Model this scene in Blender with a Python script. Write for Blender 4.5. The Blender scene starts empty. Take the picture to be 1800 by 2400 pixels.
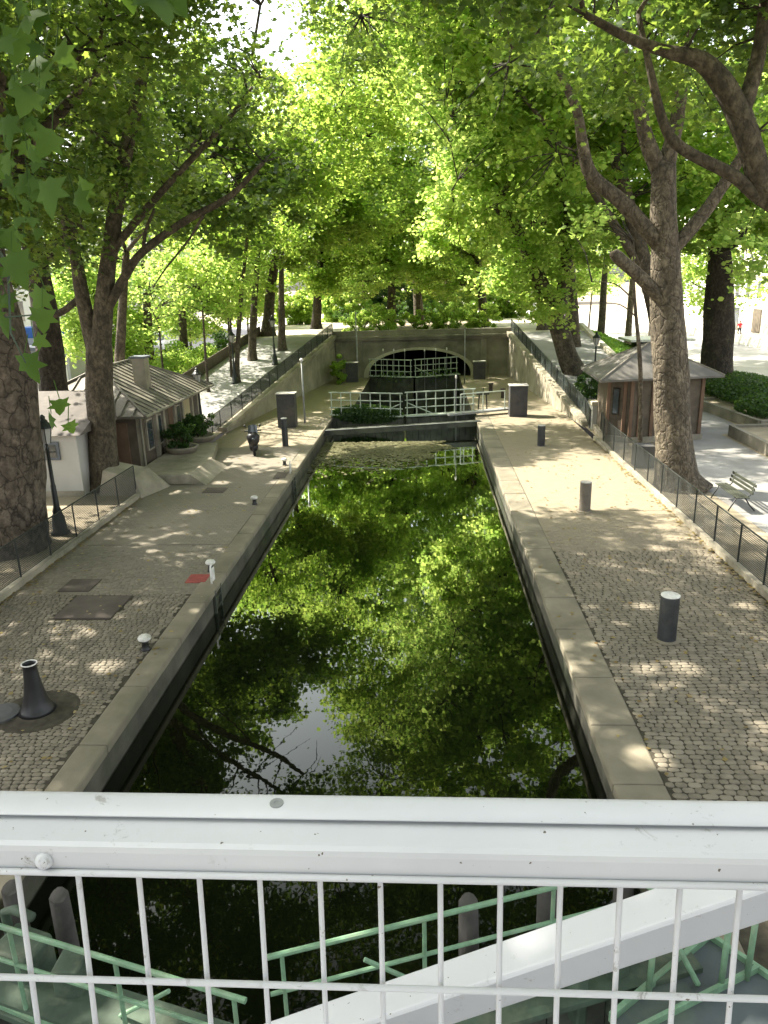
import bpy, bmesh, math, random
import numpy as np
from mathutils import Vector, Matrix
random.seed(7); RNG = np.random.default_rng(7)
sc = bpy.context.scene; COL = sc.collection
PI = math.pi

# ------------------------------------------------------------------ camera
F = 1733.; CAM = (0., 0., 7.1)
def _n(v):
    l = math.sqrt(sum(a*a for a in v)); return tuple(a/l for a in v)
def _x(a, b): return (a[1]*b[2]-a[2]*b[1], a[2]*b[0]-a[0]*b[2], a[0]*b[1]-a[1]*b[0])
_d = _n((96., 535., -F)); _r = math.radians(1.5); _s, _c = math.sin(_r), math.cos(_r)
_u = _n((-_s, _c, (535*_c-96*_s)/F)); _rt = _n(_x(_d, _u))
cam_d = bpy.data.cameras.new("camera"); cam = bpy.data.objects.new("camera", cam_d); COL.objects.link(cam)
M3 = Matrix((_rt, _d, _u))                       # rows: world axes seen in camera axes
cam.matrix_world = Matrix.Translation(CAM) @ M3.to_4x4()
cam_d.sensor_fit = 'VERTICAL'; cam_d.sensor_height = 36; cam_d.lens = F/2400*36
cam_d.clip_start = 0.05; cam_d.clip_end = 3000
sc.camera = cam
def ray(px, py):
    v = (px-900, 1200-py, -F)
    return tuple(sum(a*b for a, b in zip(q, v))/F for q in (_rt, _d, _u))
def P(px, py, z=0.):
    w = ray(px, py); t = (z-CAM[2])/w[2]; return (w[0]*t, w[1]*t, z)
def Yp(px, py, y):
    w = ray(px, py); t = y/w[1]; return (w[0]*t, y, CAM[2]+w[2]*t)

# ------------------------------------------------------------------ light
SUN = Vector((-.905*math.cos(math.radians(47)), .425*math.cos(math.radians(47)), math.sin(math.radians(47)))).normalized()
w = bpy.data.worlds.new("World"); sc.world = w; w.use_nodes = True
nt = w.node_tree; nt.nodes.clear()
sky = nt.nodes.new('ShaderNodeTexSky'); sky.sky_type = 'NISHITA'; sky.sun_disc = False
sky.sun_elevation = math.radians(47); sky.sun_rotation = math.radians(-65); sky.dust_density = 4.0; sky.air_density = 1.2; sky.ozone_density = .8
hs = nt.nodes.new('ShaderNodeHueSaturation'); hs.inputs['Saturation'].default_value = .28
bg = nt.nodes.new('ShaderNodeBackground'); bg.inputs['Strength'].default_value = .56
wo = nt.nodes.new('ShaderNodeOutputWorld')
nt.links.new(sky.outputs[0], hs.inputs['Color']); nt.links.new(hs.outputs[0], bg.inputs[0]); nt.links.new(bg.outputs[0], wo.inputs[0])
sl = bpy.data.lights.new("sun", 'SUN'); sl.energy = 17.0; sl.angle = math.radians(.55); sl.color = (1, .93, .8)
so = bpy.data.objects.new("sun", sl); COL.objects.link(so); so.location = (0, 0, 60)
so.rotation_euler = SUN.to_track_quat('Z', 'Y').to_euler()
sc.view_settings.view_transform = 'Standard'; sc.view_settings.look = 'None'; sc.view_settings.exposure = 0
sc.render.engine = 'CYCLES'
sc.cycles.max_bounces = 8; sc.cycles.diffuse_bounces = 4; sc.cycles.glossy_bounces = 3; sc.cycles.transmission_bounces = 6
sc.cycles.sample_clamp_indirect = 6; sc.cycles.use_denoising = True

# ------------------------------------------------------------------ materials
class Mat:
    def __init__(s, name, rough=.8, metal=0, spec=.3):
        s.m = bpy.data.materials.new(name); s.m.use_nodes = True; s.t = s.m.node_tree
        s.b = s.t.nodes['Principled BSDF']; s.b.inputs['Roughness'].default_value = rough
        s.b.inputs['Metallic'].default_value = metal; s.b.inputs['Specular IOR Level'].default_value = spec
        s.co = s.t.nodes.new('ShaderNodeTexCoord').outputs['Object']
    def n(s, t, **k):
        x = s.t.nodes.new(t)
        for a, b in k.items(): setattr(x, a, b)
        return x
    def l(s, a, b): s.t.links.new(a, b)
    def geo(s): return s.n('ShaderNodeNewGeometry')
    def pos(s): return s.geo().outputs['Position']
    def noise(s, scale, detail=4, vec=None, rough=.55, dist=0):
        x = s.n('ShaderNodeTexNoise'); x.inputs['Scale'].default_value = scale; x.inputs['Detail'].default_value = detail
        x.inputs['Roughness'].default_value = rough; x.inputs['Distortion'].default_value = dist
        s.l(vec if vec is not None else s.pos(), x.inputs['Vector']); return x.outputs['Fac']
    def ramp(s, fac, stops):
        r = s.n('ShaderNodeValToRGB'); e = r.color_ramp.elements
        while len(e) < len(stops): e.new(.5)
        for i, (p, c) in enumerate(stops):
            e[i].position = p; e[i].color = (*c, 1) if len(c) == 3 else c
        s.l(fac, r.inputs[0]); return r.outputs[0]
    def mix(s, f, a, b, mode='MIX'):
        x = s.n('ShaderNodeMix', data_type='RGBA', blend_type=mode)
        for i, v in ((0, f), (6, a), (7, b)):
            if isinstance(v, (int, float)): x.inputs[i].default_value = v
            elif isinstance(v, tuple): x.inputs[i].default_value = (*v, 1)
            else: s.l(v, x.inputs[i])
        return x.outputs[2]
    def col(s, c):
        if isinstance(c, tuple): s.b.inputs['Base Color'].default_value = (*c, 1)
        else: s.l(c, s.b.inputs['Base Color'])
    def bump(s, h, st=.3, d=.02):
        b = s.n('ShaderNodeBump'); b.inputs['Strength'].default_value = st; b.inputs['Distance'].default_value = d
        s.l(h, b.inputs['Height']); s.l(b.outputs[0], s.b.inputs['Normal']); return b
def simple(name, c, rough=.7, metal=0, var=.25, scale=3, bump=.15, spec=.3, grime=None, bscale=None):
    m = Mat(name, rough, metal, spec); f = m.noise(scale, 6)
    dk = tuple(v*(1-var) for v in c); lt = tuple(min(1, v*(1+var)) for v in c)
    x = m.ramp(f, [(.3, dk), (.7, lt)])
    if grime:
        g = m.ramp(m.noise(scale*.35, 5, rough=.7), [(.5, (0, 0, 0)), (.68, (1, 1, 1))])
        x = m.mix(g, x, grime)
    m.col(x)
    if bump: m.bump(m.noise(bscale or scale*12, 4), bump, .01)
    return m.m
MT = {}
MT['concrete'] = simple('concrete', (.30, .27, .21), .85, scale=1.2, var=.3, grime=(.17, .165, .12), bump=.3, bscale=40)
MT['coping'] = simple('coping_stone', (.215, .19, .14), .8, scale=.9, var=.3, grime=(.145, .135, .095), bump=.35, bscale=30)
MT['stone'] = simple('wall_stone', (.24, .22, .175), .9, scale=.8, var=.35, grime=(.12, .115, .085), bump=.35, bscale=20)
MT['ramp_stone'] = simple('ramp_stone', (.30, .27, .205), .9, scale=.8, var=.3, grime=(.17, .155, .11), bump=.4, bscale=14)
MT['light_stone'] = simple('light_stone', (.50, .46, .36), .9, scale=.8, var=.2, grime=(.30, .28, .19), bump=.3, bscale=20)
MT['tunnel_dark'] = simple('unlit_vault', (.02, .02, .018), .95, scale=1)  # near-black: the darkness inside the tunnel put into the colour
MT['asphalt'] = simple('footpath_asphalt', (.27, .265, .25), .9, scale=.5, var=.15, bump=.3, bscale=90, grime=(.2, .19, .17))
MT['road'] = simple('road_asphalt', (.30, .29, .28), .9, scale=.4, var=.15, bump=.2, bscale=60)
MT['earth'] = simple('sandy_earth', (.30, .255, .18), .95, scale=.8, var=.25, bump=.4, bscale=40, grime=(.17, .15, .10))
MT['dark_metal'] = simple('dark_green_metal', (.018, .022, .02), .5, scale=6, var=.3, spec=.5)
MT['black'] = simple('black_paint', (.012, .012, .013), .4, scale=5, var=.3, spec=.5)
MT['cabinet'] = simple('grey_cabinet_paint', (.055, .055, .058), .6, scale=3, var=.2, grime=(.09, .085, .075), bump=.1)
MT['bollard'] = simple('bollard_metal', (.035, .038, .042), .5, scale=4, var=.3, grime=(.06, .06, .055), spec=.5)
MT['bollard_tan'] = simple('bollard_brown', (.16, .14, .115), .7, scale=4, var=.2)  # paler brown than the other bollards
MT['dull_cap'] = simple('dull_grey_cap', (.36, .35, .32), .7, scale=8, var=.25)
MT['white'] = simple('white_cap', (.72, .70, .66), .6, scale=14, var=.15, grime=(.45, .43, .38))
MT['grey_metal'] = simple('galvanised_steel', (.30, .31, .31), .5, .3, scale=5, var=.2)
MT['gate_rail'] = simple('gate_rail_paint', (.42, .47, .40), .5, scale=8, var=.15, grime=(.28, .33, .26))
MT['green'] = simple('green_rail_paint', (.15, .265, .165), .55, scale=9, var=.25, grime=(.20, .27, .18), spec=.5)
MT['green_plate'] = simple('green_plate_paint', (.06, .088, .062), .7, scale=3, var=.35, grime=(.13, .145, .10))
MT['green_slate'] = simple('grey_green_deck', (.075, .09, .095), .6, scale=2, var=.2, grime=(.10, .13, .10))
MT['gate_wood'] = simple('wet_gate_timber', (.06, .065, .052), .6, scale=2, var=.5, grime=(.09, .10, .065))
MT['pile'] = simple('weathered_timber', (.075, .07, .065), .9, scale=3, var=.3, bump=.6, bscale=25)
MT['red'] = simple('red_paint', (.30, .07, .06), .85, scale=6, var=.25, grime=(.20, .12, .09))
MT['rust'] = simple('rusty_plate', (.095, .078, .066), .8, scale=2, var=.25, bump=.3)
MT['wood_dark'] = simple('dark_bench_wood', (.045, .05, .035), .6, scale=6, var=.3)
MT['glass'] = simple('window_glass', (.05, .06, .065), .08, scale=2, var=.2, bump=0, spec=.8)
MT['zinc'] = simple('roof_zinc', (.20, .185, .15), .6, .1, scale=1.3, var=.25, grime=(.13, .115, .085), bump=.15)
MT['zinc_light'] = simple('kiosk_roof_zinc', (.15, .14, .125), .7, .1, scale=1.2, var=.2, grime=(.10, .095, .08))
MT['render_white'] = simple('white_render', (.44, .43, .395), .9, scale=.9, var=.08, grime=(.36, .345, .30))
MT['cream'] = simple('cream_facade', (.72, .69, .61), .9, scale=.4, var=.08)
MT['pale'] = simple('pale_facade', (.78, .76, .70), .9, scale=.4, var=.06)
MT['brown_wood'] = simple('brown_cladding', (.105, .085, .062), .75, scale=2, var=.3, bump=.3)
MT['door_brown'] = simple('brick_brown_door', (.15, .095, .062), .7, scale=2, var=.2)
MT['tan_wall'] = simple('tan_wall', (.42, .36, .22), .85, scale=1, var=.15)
MT['brown_roof'] = simple('brown_tar_roof', (.13, .115, .10), .8, scale=1.5, var=.25, grime=(.09, .08, .07))
MT['slate'] = simple('slate_roof', (.13, .145, .165), .7, scale=1.5, var=.2)
MT['blue'] = simple('blue_paint', (.05, .14, .42), .5, scale=2, var=.1)
MT['orange'] = simple('orange_panel', (.45, .15, .05), .6, scale=2, var=.1)
MT['van_white'] = simple('van_white_paint', (.75, .76, .77), .3, scale=2, var=.03, bump=0, spec=.6)
MT['tyre'] = simple('tyre_rubber', (.015, .015, .015), .9)
MT['skin'] = simple('skin', (.45, .28, .20), .6)
MT['cloth_red'] = simple('red_cloth', (.55, .04, .06), .9)
MT['cloth_dark'] = simple('dark_cloth', (.04, .04, .05), .9)
MT['grey_panel'] = simple('grey_shutter', (.38, .385, .40), .7, scale=2, var=.08)
MT['dirty_ochre'] = simple('ochre_panel', (.55, .42, .05), .7)
MT['wet_wall'] = (lambda: simple('quay_wall_stone', (.085, .08, .062), .75, scale=1.1, var=.45, grime=(.045, .055, .03), bump=.6, bscale=9))()
MT['mesh_dark'] = simple('dark_wire', (.03, .033, .034), .6)
# white bridge paint with scuffs
m = Mat('white_bridge_paint', .38, 0, .5)
base = m.ramp(m.noise(3, 4), [(.3, (.50, .503, .53)), (.7, (.56, .563, .585))])
sc1 = m.ramp(m.noise(26, 8, rough=.75, dist=.6), [(.59, (0, 0, 0)), (.64, (1, 1, 1))])
msk = m.ramp(m.noise(3.2, 3), [(.52, (0, 0, 0)), (.62, (1, 1, 1))])
sc2 = m.mix(1.0, sc1, msk, 'MULTIPLY')
m.col(m.mix(sc2, base, (.30, .29, .28))); 
sp = m.ramp(m.noise(95, 2), [(.735, (0, 0, 0)), (.755, (1, 1, 1))]); st = m.ramp(m.noise(1.1, 6, rough=.7), [(.55, (0, 0, 0)), (.75, (.5, .5, .5))])
lk = m.b.inputs['Base Color'].links[0].from_socket; m.col(m.mix(sp, m.mix(st, lk, (.46, .455, .44)), (.10, .075, .05)))
m.bump(m.noise(22, 5), .12, .004); MT['bridge'] = m.m
# cobble stones (real stones, one colour per stone)
m = Mat('cobble_stone', .78, 0, .35)
g = m.geo(); isl = g.outputs['Random Per Island']
c = m.ramp(isl, [(0, (.135, .118, .088)), (.35, (.185, .160, .12)), (.7, (.225, .195, .147)), (1, (.28, .245, .19))])
c = m.mix(m.ramp(m.noise(18, 6), [(.35, (0, 0, 0)), (.75, (.6, .6, .6))]), c, (.27, .235, .18))
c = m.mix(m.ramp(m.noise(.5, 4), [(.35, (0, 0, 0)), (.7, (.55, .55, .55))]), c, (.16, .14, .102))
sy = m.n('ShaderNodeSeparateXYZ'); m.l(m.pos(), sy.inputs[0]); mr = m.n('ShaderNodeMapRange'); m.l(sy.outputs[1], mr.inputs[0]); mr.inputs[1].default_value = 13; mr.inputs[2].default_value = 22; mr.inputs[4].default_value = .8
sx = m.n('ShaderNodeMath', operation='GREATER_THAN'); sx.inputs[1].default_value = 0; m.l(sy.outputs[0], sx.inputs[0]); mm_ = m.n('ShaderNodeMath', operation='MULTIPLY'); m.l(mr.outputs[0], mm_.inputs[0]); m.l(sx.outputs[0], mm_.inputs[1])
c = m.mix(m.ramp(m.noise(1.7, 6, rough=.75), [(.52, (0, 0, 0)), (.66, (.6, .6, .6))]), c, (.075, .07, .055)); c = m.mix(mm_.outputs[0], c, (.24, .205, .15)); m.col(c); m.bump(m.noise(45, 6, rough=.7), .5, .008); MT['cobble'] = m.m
MT['joint'] = simple('sandy_joint', (.055, .048, .034), .95, scale=6, var=.4, bump=.4, bscale=60)
# far quay paving: sand-brown with faint setts
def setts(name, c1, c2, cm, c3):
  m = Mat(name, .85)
  br = m.n('ShaderNodeTexBrick'); br.inputs['Scale'].default_value = 1; br.inputs['Brick Width'].default_value = .2; br.inputs['Row Height'].default_value = .14
  br.inputs['Mortar Size'].default_value = .012; br.inputs['Mortar Smooth'].default_value = .6
  br.inputs['Color1'].default_value = (*c1, 1); br.inputs['Color2'].default_value = (*c2, 1); br.inputs['Mortar'].default_value = (*cm, 1)
  vm = m.n('ShaderNodeVectorMath', operation='ADD'); nz = m.n('ShaderNodeTexNoise'); nz.inputs['Scale'].default_value = 2.5
  sb = m.n('ShaderNodeVectorMath', operation='SCALE'); sb.inputs['Scale'].default_value = .07
  m.l(nz.outputs['Color'], sb.inputs[0]); p_ = m.pos(); m.l(p_, nz.inputs['Vector']); m.l(p_, vm.inputs[0]); m.l(sb.outputs[0], vm.inputs[1]); m.l(vm.outputs[0], br.inputs['Vector'])
  c = m.mix(m.ramp(m.noise(.7, 5), [(.35, (0, 0, 0)), (.7, (.9, .9, .9))]), br.outputs['Color'], c3)
  m.col(c); m.bump(br.outputs['Fac'], -.25, .01); return m.m
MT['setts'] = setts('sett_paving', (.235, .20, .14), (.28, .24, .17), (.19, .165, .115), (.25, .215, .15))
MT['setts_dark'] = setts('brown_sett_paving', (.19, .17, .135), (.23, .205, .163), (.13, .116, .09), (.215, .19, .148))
# bark
def bark(name, a, b, c2, plates=False, sc_=1.0, ps=.85):
    m = Mat(name, .9); p = m.pos()
    mp = m.n('ShaderNodeMapping'); mp.inputs['Scale'].default_value = (1, 1, .7); m.l(p, mp.inputs[0])
    n1 = m.noise(2.6*sc_, 5, mp.outputs[0], .6, .4)
    c = m.ramp(n1, [(.32, a), (.5, b), (.68, c2)])
    n2 = m.noise(9*sc_, 8, mp.outputs[0], .7)
    c = m.mix(m.ramp(n2, [(.42, (.75, .75, .75)), (.6, (0, 0, 0))]), c, tuple(v*.5 for v in a))
    vo = m.n('ShaderNodeTexVoronoi', feature='DISTANCE_TO_EDGE'); vo.inputs['Scale'].default_value = 3.2*sc_
    ad = m.n('ShaderNodeVectorMath', operation='ADD'); s1 = m.n('ShaderNodeVectorMath', operation='SCALE'); s1.inputs['Scale'].default_value = .35
    nn = m.n('ShaderNodeTexNoise'); nn.inputs['Scale'].default_value = 4; m.l(mp.outputs[0], nn.inputs['Vector']); m.l(nn.outputs['Color'], s1.inputs[0])
    m.l(mp.outputs[0], ad.inputs[0]); m.l(s1.outputs[0], ad.inputs[1]); m.l(ad.outputs[0], vo.inputs['Vector'])
    if plates:
        c = m.mix(m.ramp(vo.outputs[0], [(.0, (ps, ps, ps)), (.045, (0, 0, 0))]), c, (.018, .015, .012))
    m.col(c)
    h = m.n('ShaderNodeMath', operation='ADD'); m.l(m.ramp(vo.outputs[0], [(0, (0, 0, 0)), (.12, (1, 1, 1))]), h.inputs[0]); m.l(n2, h.inputs[1])
    m.bump(h.outputs[0], .8 if plates else .55, .05); return m.m
MT['bark'] = bark('plane_bark', (.06, .05, .036), (.11, .09, .062), (.18, .15, .105))
MT['bark_plates'] = bark('plated_plane_bark', (.10, .083, .06), (.16, .132, .095), (.25, .21, .15), True, 1.0, .35)
MT['bark_old'] = bark('cracked_bark', (.10, .08, .062), (.15, .12, .092), (.21, .17, .13), True, .75)
MT['bark_dark'] = bark('dark_bark', (.03, .025, .019), (.055, .045, .032), (.09, .073, .052))
# leaves
def leaf(name, d0, d1, t0, t1, tf=.5, rough=.45):
    m = Mat(name, rough, 0, .35); g = m.geo(); isl = g.outputs['Random Per Island']
    n = m.noise(.45, 3)
    mx = m.n('ShaderNodeMath', operation='MULTIPLY_ADD'); m.l(isl, mx.inputs[0]); mx.inputs[1].default_value = .6
    m.l(n, mx.inputs[2]); mm = m.n('ShaderNodeMath', operation='SUBTRACT'); m.l(mx.outputs[0], mm.inputs[0]); mm.inputs[1].default_value = .28
    m.col(m.ramp(mm.outputs[0], [(.15, d0), (.85, d1)]))
    tr = m.n('ShaderNodeBsdfTranslucent'); m.l(m.ramp(mm.outputs[0], [(.15, t0), (.85, t1)]), tr.inputs['Color'])
    mix = m.n('ShaderNodeMixShader'); mix.inputs[0].default_value = tf
    m.l(m.b.outputs[0], mix.inputs[1]); m.l(tr.outputs[0], mix.inputs[2])
    m.l(mix.outputs[0], m.t.nodes['Material Output'].inputs[0]); return m.m
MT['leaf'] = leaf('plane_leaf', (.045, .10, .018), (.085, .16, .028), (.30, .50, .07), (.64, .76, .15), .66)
MT['leaf_bright'] = leaf('sunlit_young_leaf', (.07, .15, .03), (.12, .23, .05), (.38, .60, .11), (.76, .87, .23), .67)  # lighter copy: sunlight on saplings and farther crowns put into leaf colour
MT['leaf_dark'] = leaf('shaded_leaf', (.035, .07, .02), (.06, .11, .03), (.13, .25, .035), (.42, .55, .08), .5)  # darker copy: shade of the near crowns put into colour and translucency
MT['leaf_near'] = leaf('near_plane_leaf', (.03, .07, .015), (.075, .135, .03), (.10, .2, .02), (.2, .34, .04), .4, .8)
MT['bush'] = leaf('bush_leaf', (.02, .05, .014), (.05, .10, .025), (.08, .18, .03), (.18, .30, .05), .4)
MT['litter'] = leaf('dry_leaf', (.16, .10, .04), (.34, .27, .10), (.2, .15, .04), (.3, .25, .05), .2)
MT['grass'] = leaf('grass_blade', (.08, .18, .03), (.14, .28, .05), (.25, .45, .05), (.40, .60, .08), .45)
MT['weed'] = leaf('floating_weed_leaf', (.09, .085, .04), (.22, .21, .12), (.10, .12, .02), (.2, .2, .06), .25)
# water
m = Mat('canal_water', .03)
for nd in list(m.t.nodes):
    if nd.type == 'BSDF_PRINCIPLED': m.t.nodes.remove(nd)
df = m.n('ShaderNodeBsdfDiffuse'); df.inputs['Color'].default_value = (.0035, .005, .002, 1)
gl = m.n('ShaderNodeBsdfGlossy'); gl.inputs['Roughness'].default_value = .012; gl.inputs['Color'].default_value = (.95, 1, .92, 1)
fr = m.n('ShaderNodeFresnel'); fr.inputs['IOR'].default_value = 1.33
fm = m.n('ShaderNodeMath', operation='MULTIPLY_ADD', use_clamp=True); fm.inputs[1].default_value = 3.6; fm.inputs[2].default_value = -.08; m.l(fr.outputs[0], fm.inputs[0])
b = m.n('ShaderNodeBump'); b.inputs['Strength'].default_value = .05; b.inputs['Distance'].default_value = .02
m.l(m.noise(1.6, 3), b.inputs['Height']); m.l(b.outputs[0], gl.inputs['Normal'])
mx = m.n('ShaderNodeMixShader'); m.l(fm.outputs[0], mx.inputs[0]); m.l(df.outputs[0], mx.inputs[1]); m.l(gl.outputs[0], mx.inputs[2])
m.l(mx.outputs[0], m.t.nodes['Material Output'].inputs[0]); MT['water'] = m.m
# see-through wire netting: real holes are too fine, so alpha lattice on the flat netting
def netting(name, pitch, th, c):
    m = Mat(name, .6); p = m.n('ShaderNodeUVMap').outputs[0]
    se = m.n('ShaderNodeSeparateXYZ'); m.l(p, se.inputs[0]); fs = []
    for i in (0, 1):
        a = m.n('ShaderNodeMath', operation='PINGPONG'); a.inputs[1].default_value = pitch/2; m.l(se.outputs[i], a.inputs[0])
        g = m.n('ShaderNodeMath', operation='LESS_THAN'); g.inputs[1].default_value = th/2; m.l(a.outputs[0], g.inputs[0]); fs.append(g.outputs[0])
    x = m.n('ShaderNodeMath', operation='MAXIMUM'); m.l(fs[0], x.inputs[0]); m.l(fs[1], x.inputs[1])
    m.col(c); m.l(x.outputs[0], m.b.inputs['Alpha']); return m.m
MT['netting'] = netting('wire_netting', .05, .017, (.03, .035, .035))
MT['netting_dense'] = netting('dense_wire_netting', .05, .030, (.02, .028, .026))

# ------------------------------------------------------------------ mesh builder
class MB:
    def __init__(s): s.v = []; s.f = []; s.uv = None
    def add(s, vs, fs):
        k = len(s.v); s.v += [tuple(v) for v in vs]; s.f += [tuple(i+k for i in f) for f in fs]; return s
    def box(s, c, d, rz=0):
        x, y, z = (a/2 for a in d); ca, sa = math.cos(rz), math.sin(rz)
        vs = [(c[0]+i*x*ca-j*y*sa, c[1]+i*x*sa+j*y*ca, c[2]+k*z) for i in (-1, 1) for j in (-1, 1) for k in (-1, 1)]
        return s.add(vs, [(0, 1, 3, 2), (4, 6, 7, 5), (0, 4, 5, 1), (2, 3, 7, 6), (0, 2, 6, 4), (1, 5, 7, 3)])
    def bb(s, x0, x1, y0, y1, z0, z1): return s.box(((x0+x1)/2, (y0+y1)/2, (z0+z1)/2), (x1-x0, y1-y0, z1-z0))
    def beam(s, p, q, w_, h, up=(0, 0, 1)):
        p, q = Vector(p), Vector(q); d = (q-p).normalized(); u = Vector(up)
        sd = d.cross(u)
        if sd.length < 1e-4: sd = d.cross(Vector((1, 0, 0)))
        sd.normalize(); u = sd.cross(d).normalized()
        vs = [e + sd*i*w_/2 + u*j*h/2 for e in (p, q) for i, j in ((-1, -1), (1, -1), (1, 1), (-1, 1))]
        return s.add(vs, [(3, 2, 1, 0), (4, 5, 6, 7), (0, 1, 5, 4), (1, 2, 6, 5), (2, 3, 7, 6), (3, 0, 4, 7)])
    def tube(s, pts, r, n=8, wob=0, seed=0):
        pts = [Vector(p) for p in pts]; rs = r if isinstance(r, (list, tuple)) else [r]*len(pts)
        k = len(s.v); N = len(pts); ref = None; rr = random.Random(seed)
        for i, p in enumerate(pts):
            d = (pts[min(i+1, N-1)]-pts[max(i-1, 0)]).normalized()
            if ref is None: ref = d.cross(Vector((.13, .97, .05)) if abs(d.y) < .9 else Vector((1, 0, 0))).normalized()
            ref = (ref-d*ref.dot(d)).normalized(); o = d.cross(ref)
            for j in range(n):
                a = 2*PI*j/n; q = rs[i]*(1+wob*(.5*math.sin(a*2+p.z*.9+seed)+.5*math.sin(a*3-p.z*1.7+seed*2)+.3*math.sin(a*5+p.z*3.1)+.25*(rr.random()-.5)))
                s.v.append(tuple(p+(ref*math.cos(a)+o*math.sin(a))*q))
        for i in range(N-1):
            for j in range(n):
                a = k+i*n+j; b_ = k+i*n+(j+1) % n; s.f.append((a, b_, b_+n, a+n))
        s.f.append(tuple(k+j for j in range(n-1, -1, -1))); s.f.append(tuple(k+(N-1)*n+j for j in range(n))); return s
    def lathe(s, c, prof, n=16):
        k = len(s.v)
        for r, z in prof:
            for j in range(n):
                a = 2*PI*j/n; s.v.append((c[0]+r*math.cos(a), c[1]+r*math.sin(a), c[2]+z))
        for i in range(len(prof)-1):
            for j in range(n):
                a = k+i*n+j; b_ = k+i*n+(j+1) % n; s.f.append((a, b_, b_+n, a+n))
        s.f.append(tuple(k+j for j in range(n-1, -1, -1))); e = k+(len(prof)-1)*n; s.f.append(tuple(e+j for j in range(n))); return s
    def prism(s, poly, z0, z1):
        n = len(poly); return s.add([(x, y, z0) for x, y in poly]+[(x, y, z1) for x, y in poly],
            [tuple(range(n-1, -1, -1)), tuple(range(n, 2*n))]+[(i, (i+1) % n, n+(i+1) % n, n+i) for i in range(n)])
    def wall(s, a, b, z0, z1, t=.1):   # vertical slab between two ground points, z0/z1 may be pairs
        z0 = z0 if isinstance(z0, tuple) else (z0, z0); z1 = z1 if isinstance(z1, tuple) else (z1, z1)
        d = Vector((b[0]-a[0], b[1]-a[1], 0)).normalized(); o = Vector((-d.y, d.x, 0))*t/2
        vs = []
        for p, za, zb in ((a, z0[0], z1[0]), (b, z0[1], z1[1])):
            for sg in (-1, 1):
                vs += [(p[0]+o.x*sg, p[1]+o.y*sg, za), (p[0]+o.x*sg, p[1]+o.y*sg, zb)]
        return s.add(vs, [(0, 2, 3, 1), (4, 5, 7, 6), (0, 1, 5, 4), (2, 6, 7, 3), (1, 3, 7, 5), (0, 4, 6, 2)])
    def sheet(s, poly): return s.add(poly, [tuple(range(len(poly)))])
    def build(s, name, mat, parent=None, bevel=0, smooth=False, label=None, cat=None, group=None, kind=None):
        me = bpy.data.meshes.new(name); off = Vector(parent.get('_o', (0, 0, 0))) if parent else Vector((0, 0, 0))
        vs = [tuple(Vector(v)-off) for v in s.v]
        me.from_pydata(vs, [], s.f); me.update()
        o = bpy.data.objects.new(name, me); COL.objects.link(o); me.materials.append(MT[mat] if isinstance(mat, str) else mat)
        bm = bmesh.new(); bm.from_mesh(me); bmesh.ops.recalc_face_normals(bm, faces=bm.faces); bm.to_mesh(me); bm.free()
        if parent: o.parent = parent; o['_o'] = tuple(off)
        if bevel:
            b_ = o.modifiers.new('bevel', 'BEVEL'); b_.width = bevel; b_.segments = 2; b_.limit_method = 'ANGLE'; b_.angle_limit = .7
        if smooth:
            me.polygons.foreach_set('use_smooth', [True]*len(me.polygons))
        tag(o, label, cat, group, kind); return o
def tag(o, label=None, cat=None, group=None, kind=None):
    if label: o['label'] = label
    if cat: o['category'] = cat
    if group: o['group'] = group
    if kind: o['kind'] = kind
    return o
def thing(name, loc, label, cat, group=None, rz=0):
    o = bpy.data.objects.new(name, None); COL.objects.link(o); o.location = loc; o.rotation_euler = (0, 0, rz); o['_o'] = tuple(loc) if rz == 0 else (0., 0., 0.)
    o.empty_display_size = .2
    return tag(o, label, cat, group)
def local(name, label, cat, group=None):   # built around the origin, moved later
    return thing(name, (0, 0, 0), label, cat, group)
def place(o, loc, rz=0, scale=1): o.location = loc; o.rotation_euler = (0, 0, rz); o.scale = (scale,)*3; return o
def kids(o): return [c for c in COL.objects if c.parent == o]
def dup(o, loc, rz=0, label=None, scale=1):
    r = o.copy(); COL.objects.link(r); r.location = loc; r.rotation_euler = (0, 0, rz); r.scale = (scale,)*3
    if label: r['label'] = label
    for c in kids(o):
        d = c.copy(); COL.objects.link(d); d.parent = r
        for e in kids(c):
            g = e.copy(); COL.objects.link(g); g.parent = d
    return r
def structure(mb, name, mat, **k): return mb.build(name, mat, kind='structure', **k)
def uv_quad_panel(name, mat, parent, quads):   # quads: list of (p_bottom0, p_bottom1, height) -> netting with metric uv
    me = bpy.data.meshes.new(name); off = Vector(parent.get('_o', (0, 0, 0))); vs = []; fs = []; uv = []; run = 0
    for a, b_, h in quads:
        a, b_ = Vector(a), Vector(b_); L = (b_-a).length; k = len(vs); up = Vector((0, 0, h))
        vs += [tuple(q-off) for q in (a, b_, b_+up, a+up)]; fs.append((k, k+1, k+2, k+3)); uv += [(run, 0), (run+L, 0), (run+L, h), (run, h)]; run += L
    me.from_pydata(vs, [], fs); l = me.uv_layers.new(name='UVMap')
    for i, q in enumerate(uv): l.data[i].uv = q
    o = bpy.data.objects.new(name, me); COL.objects.link(o); me.materials.append(MT[mat]); o.parent = parent; return o

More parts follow.
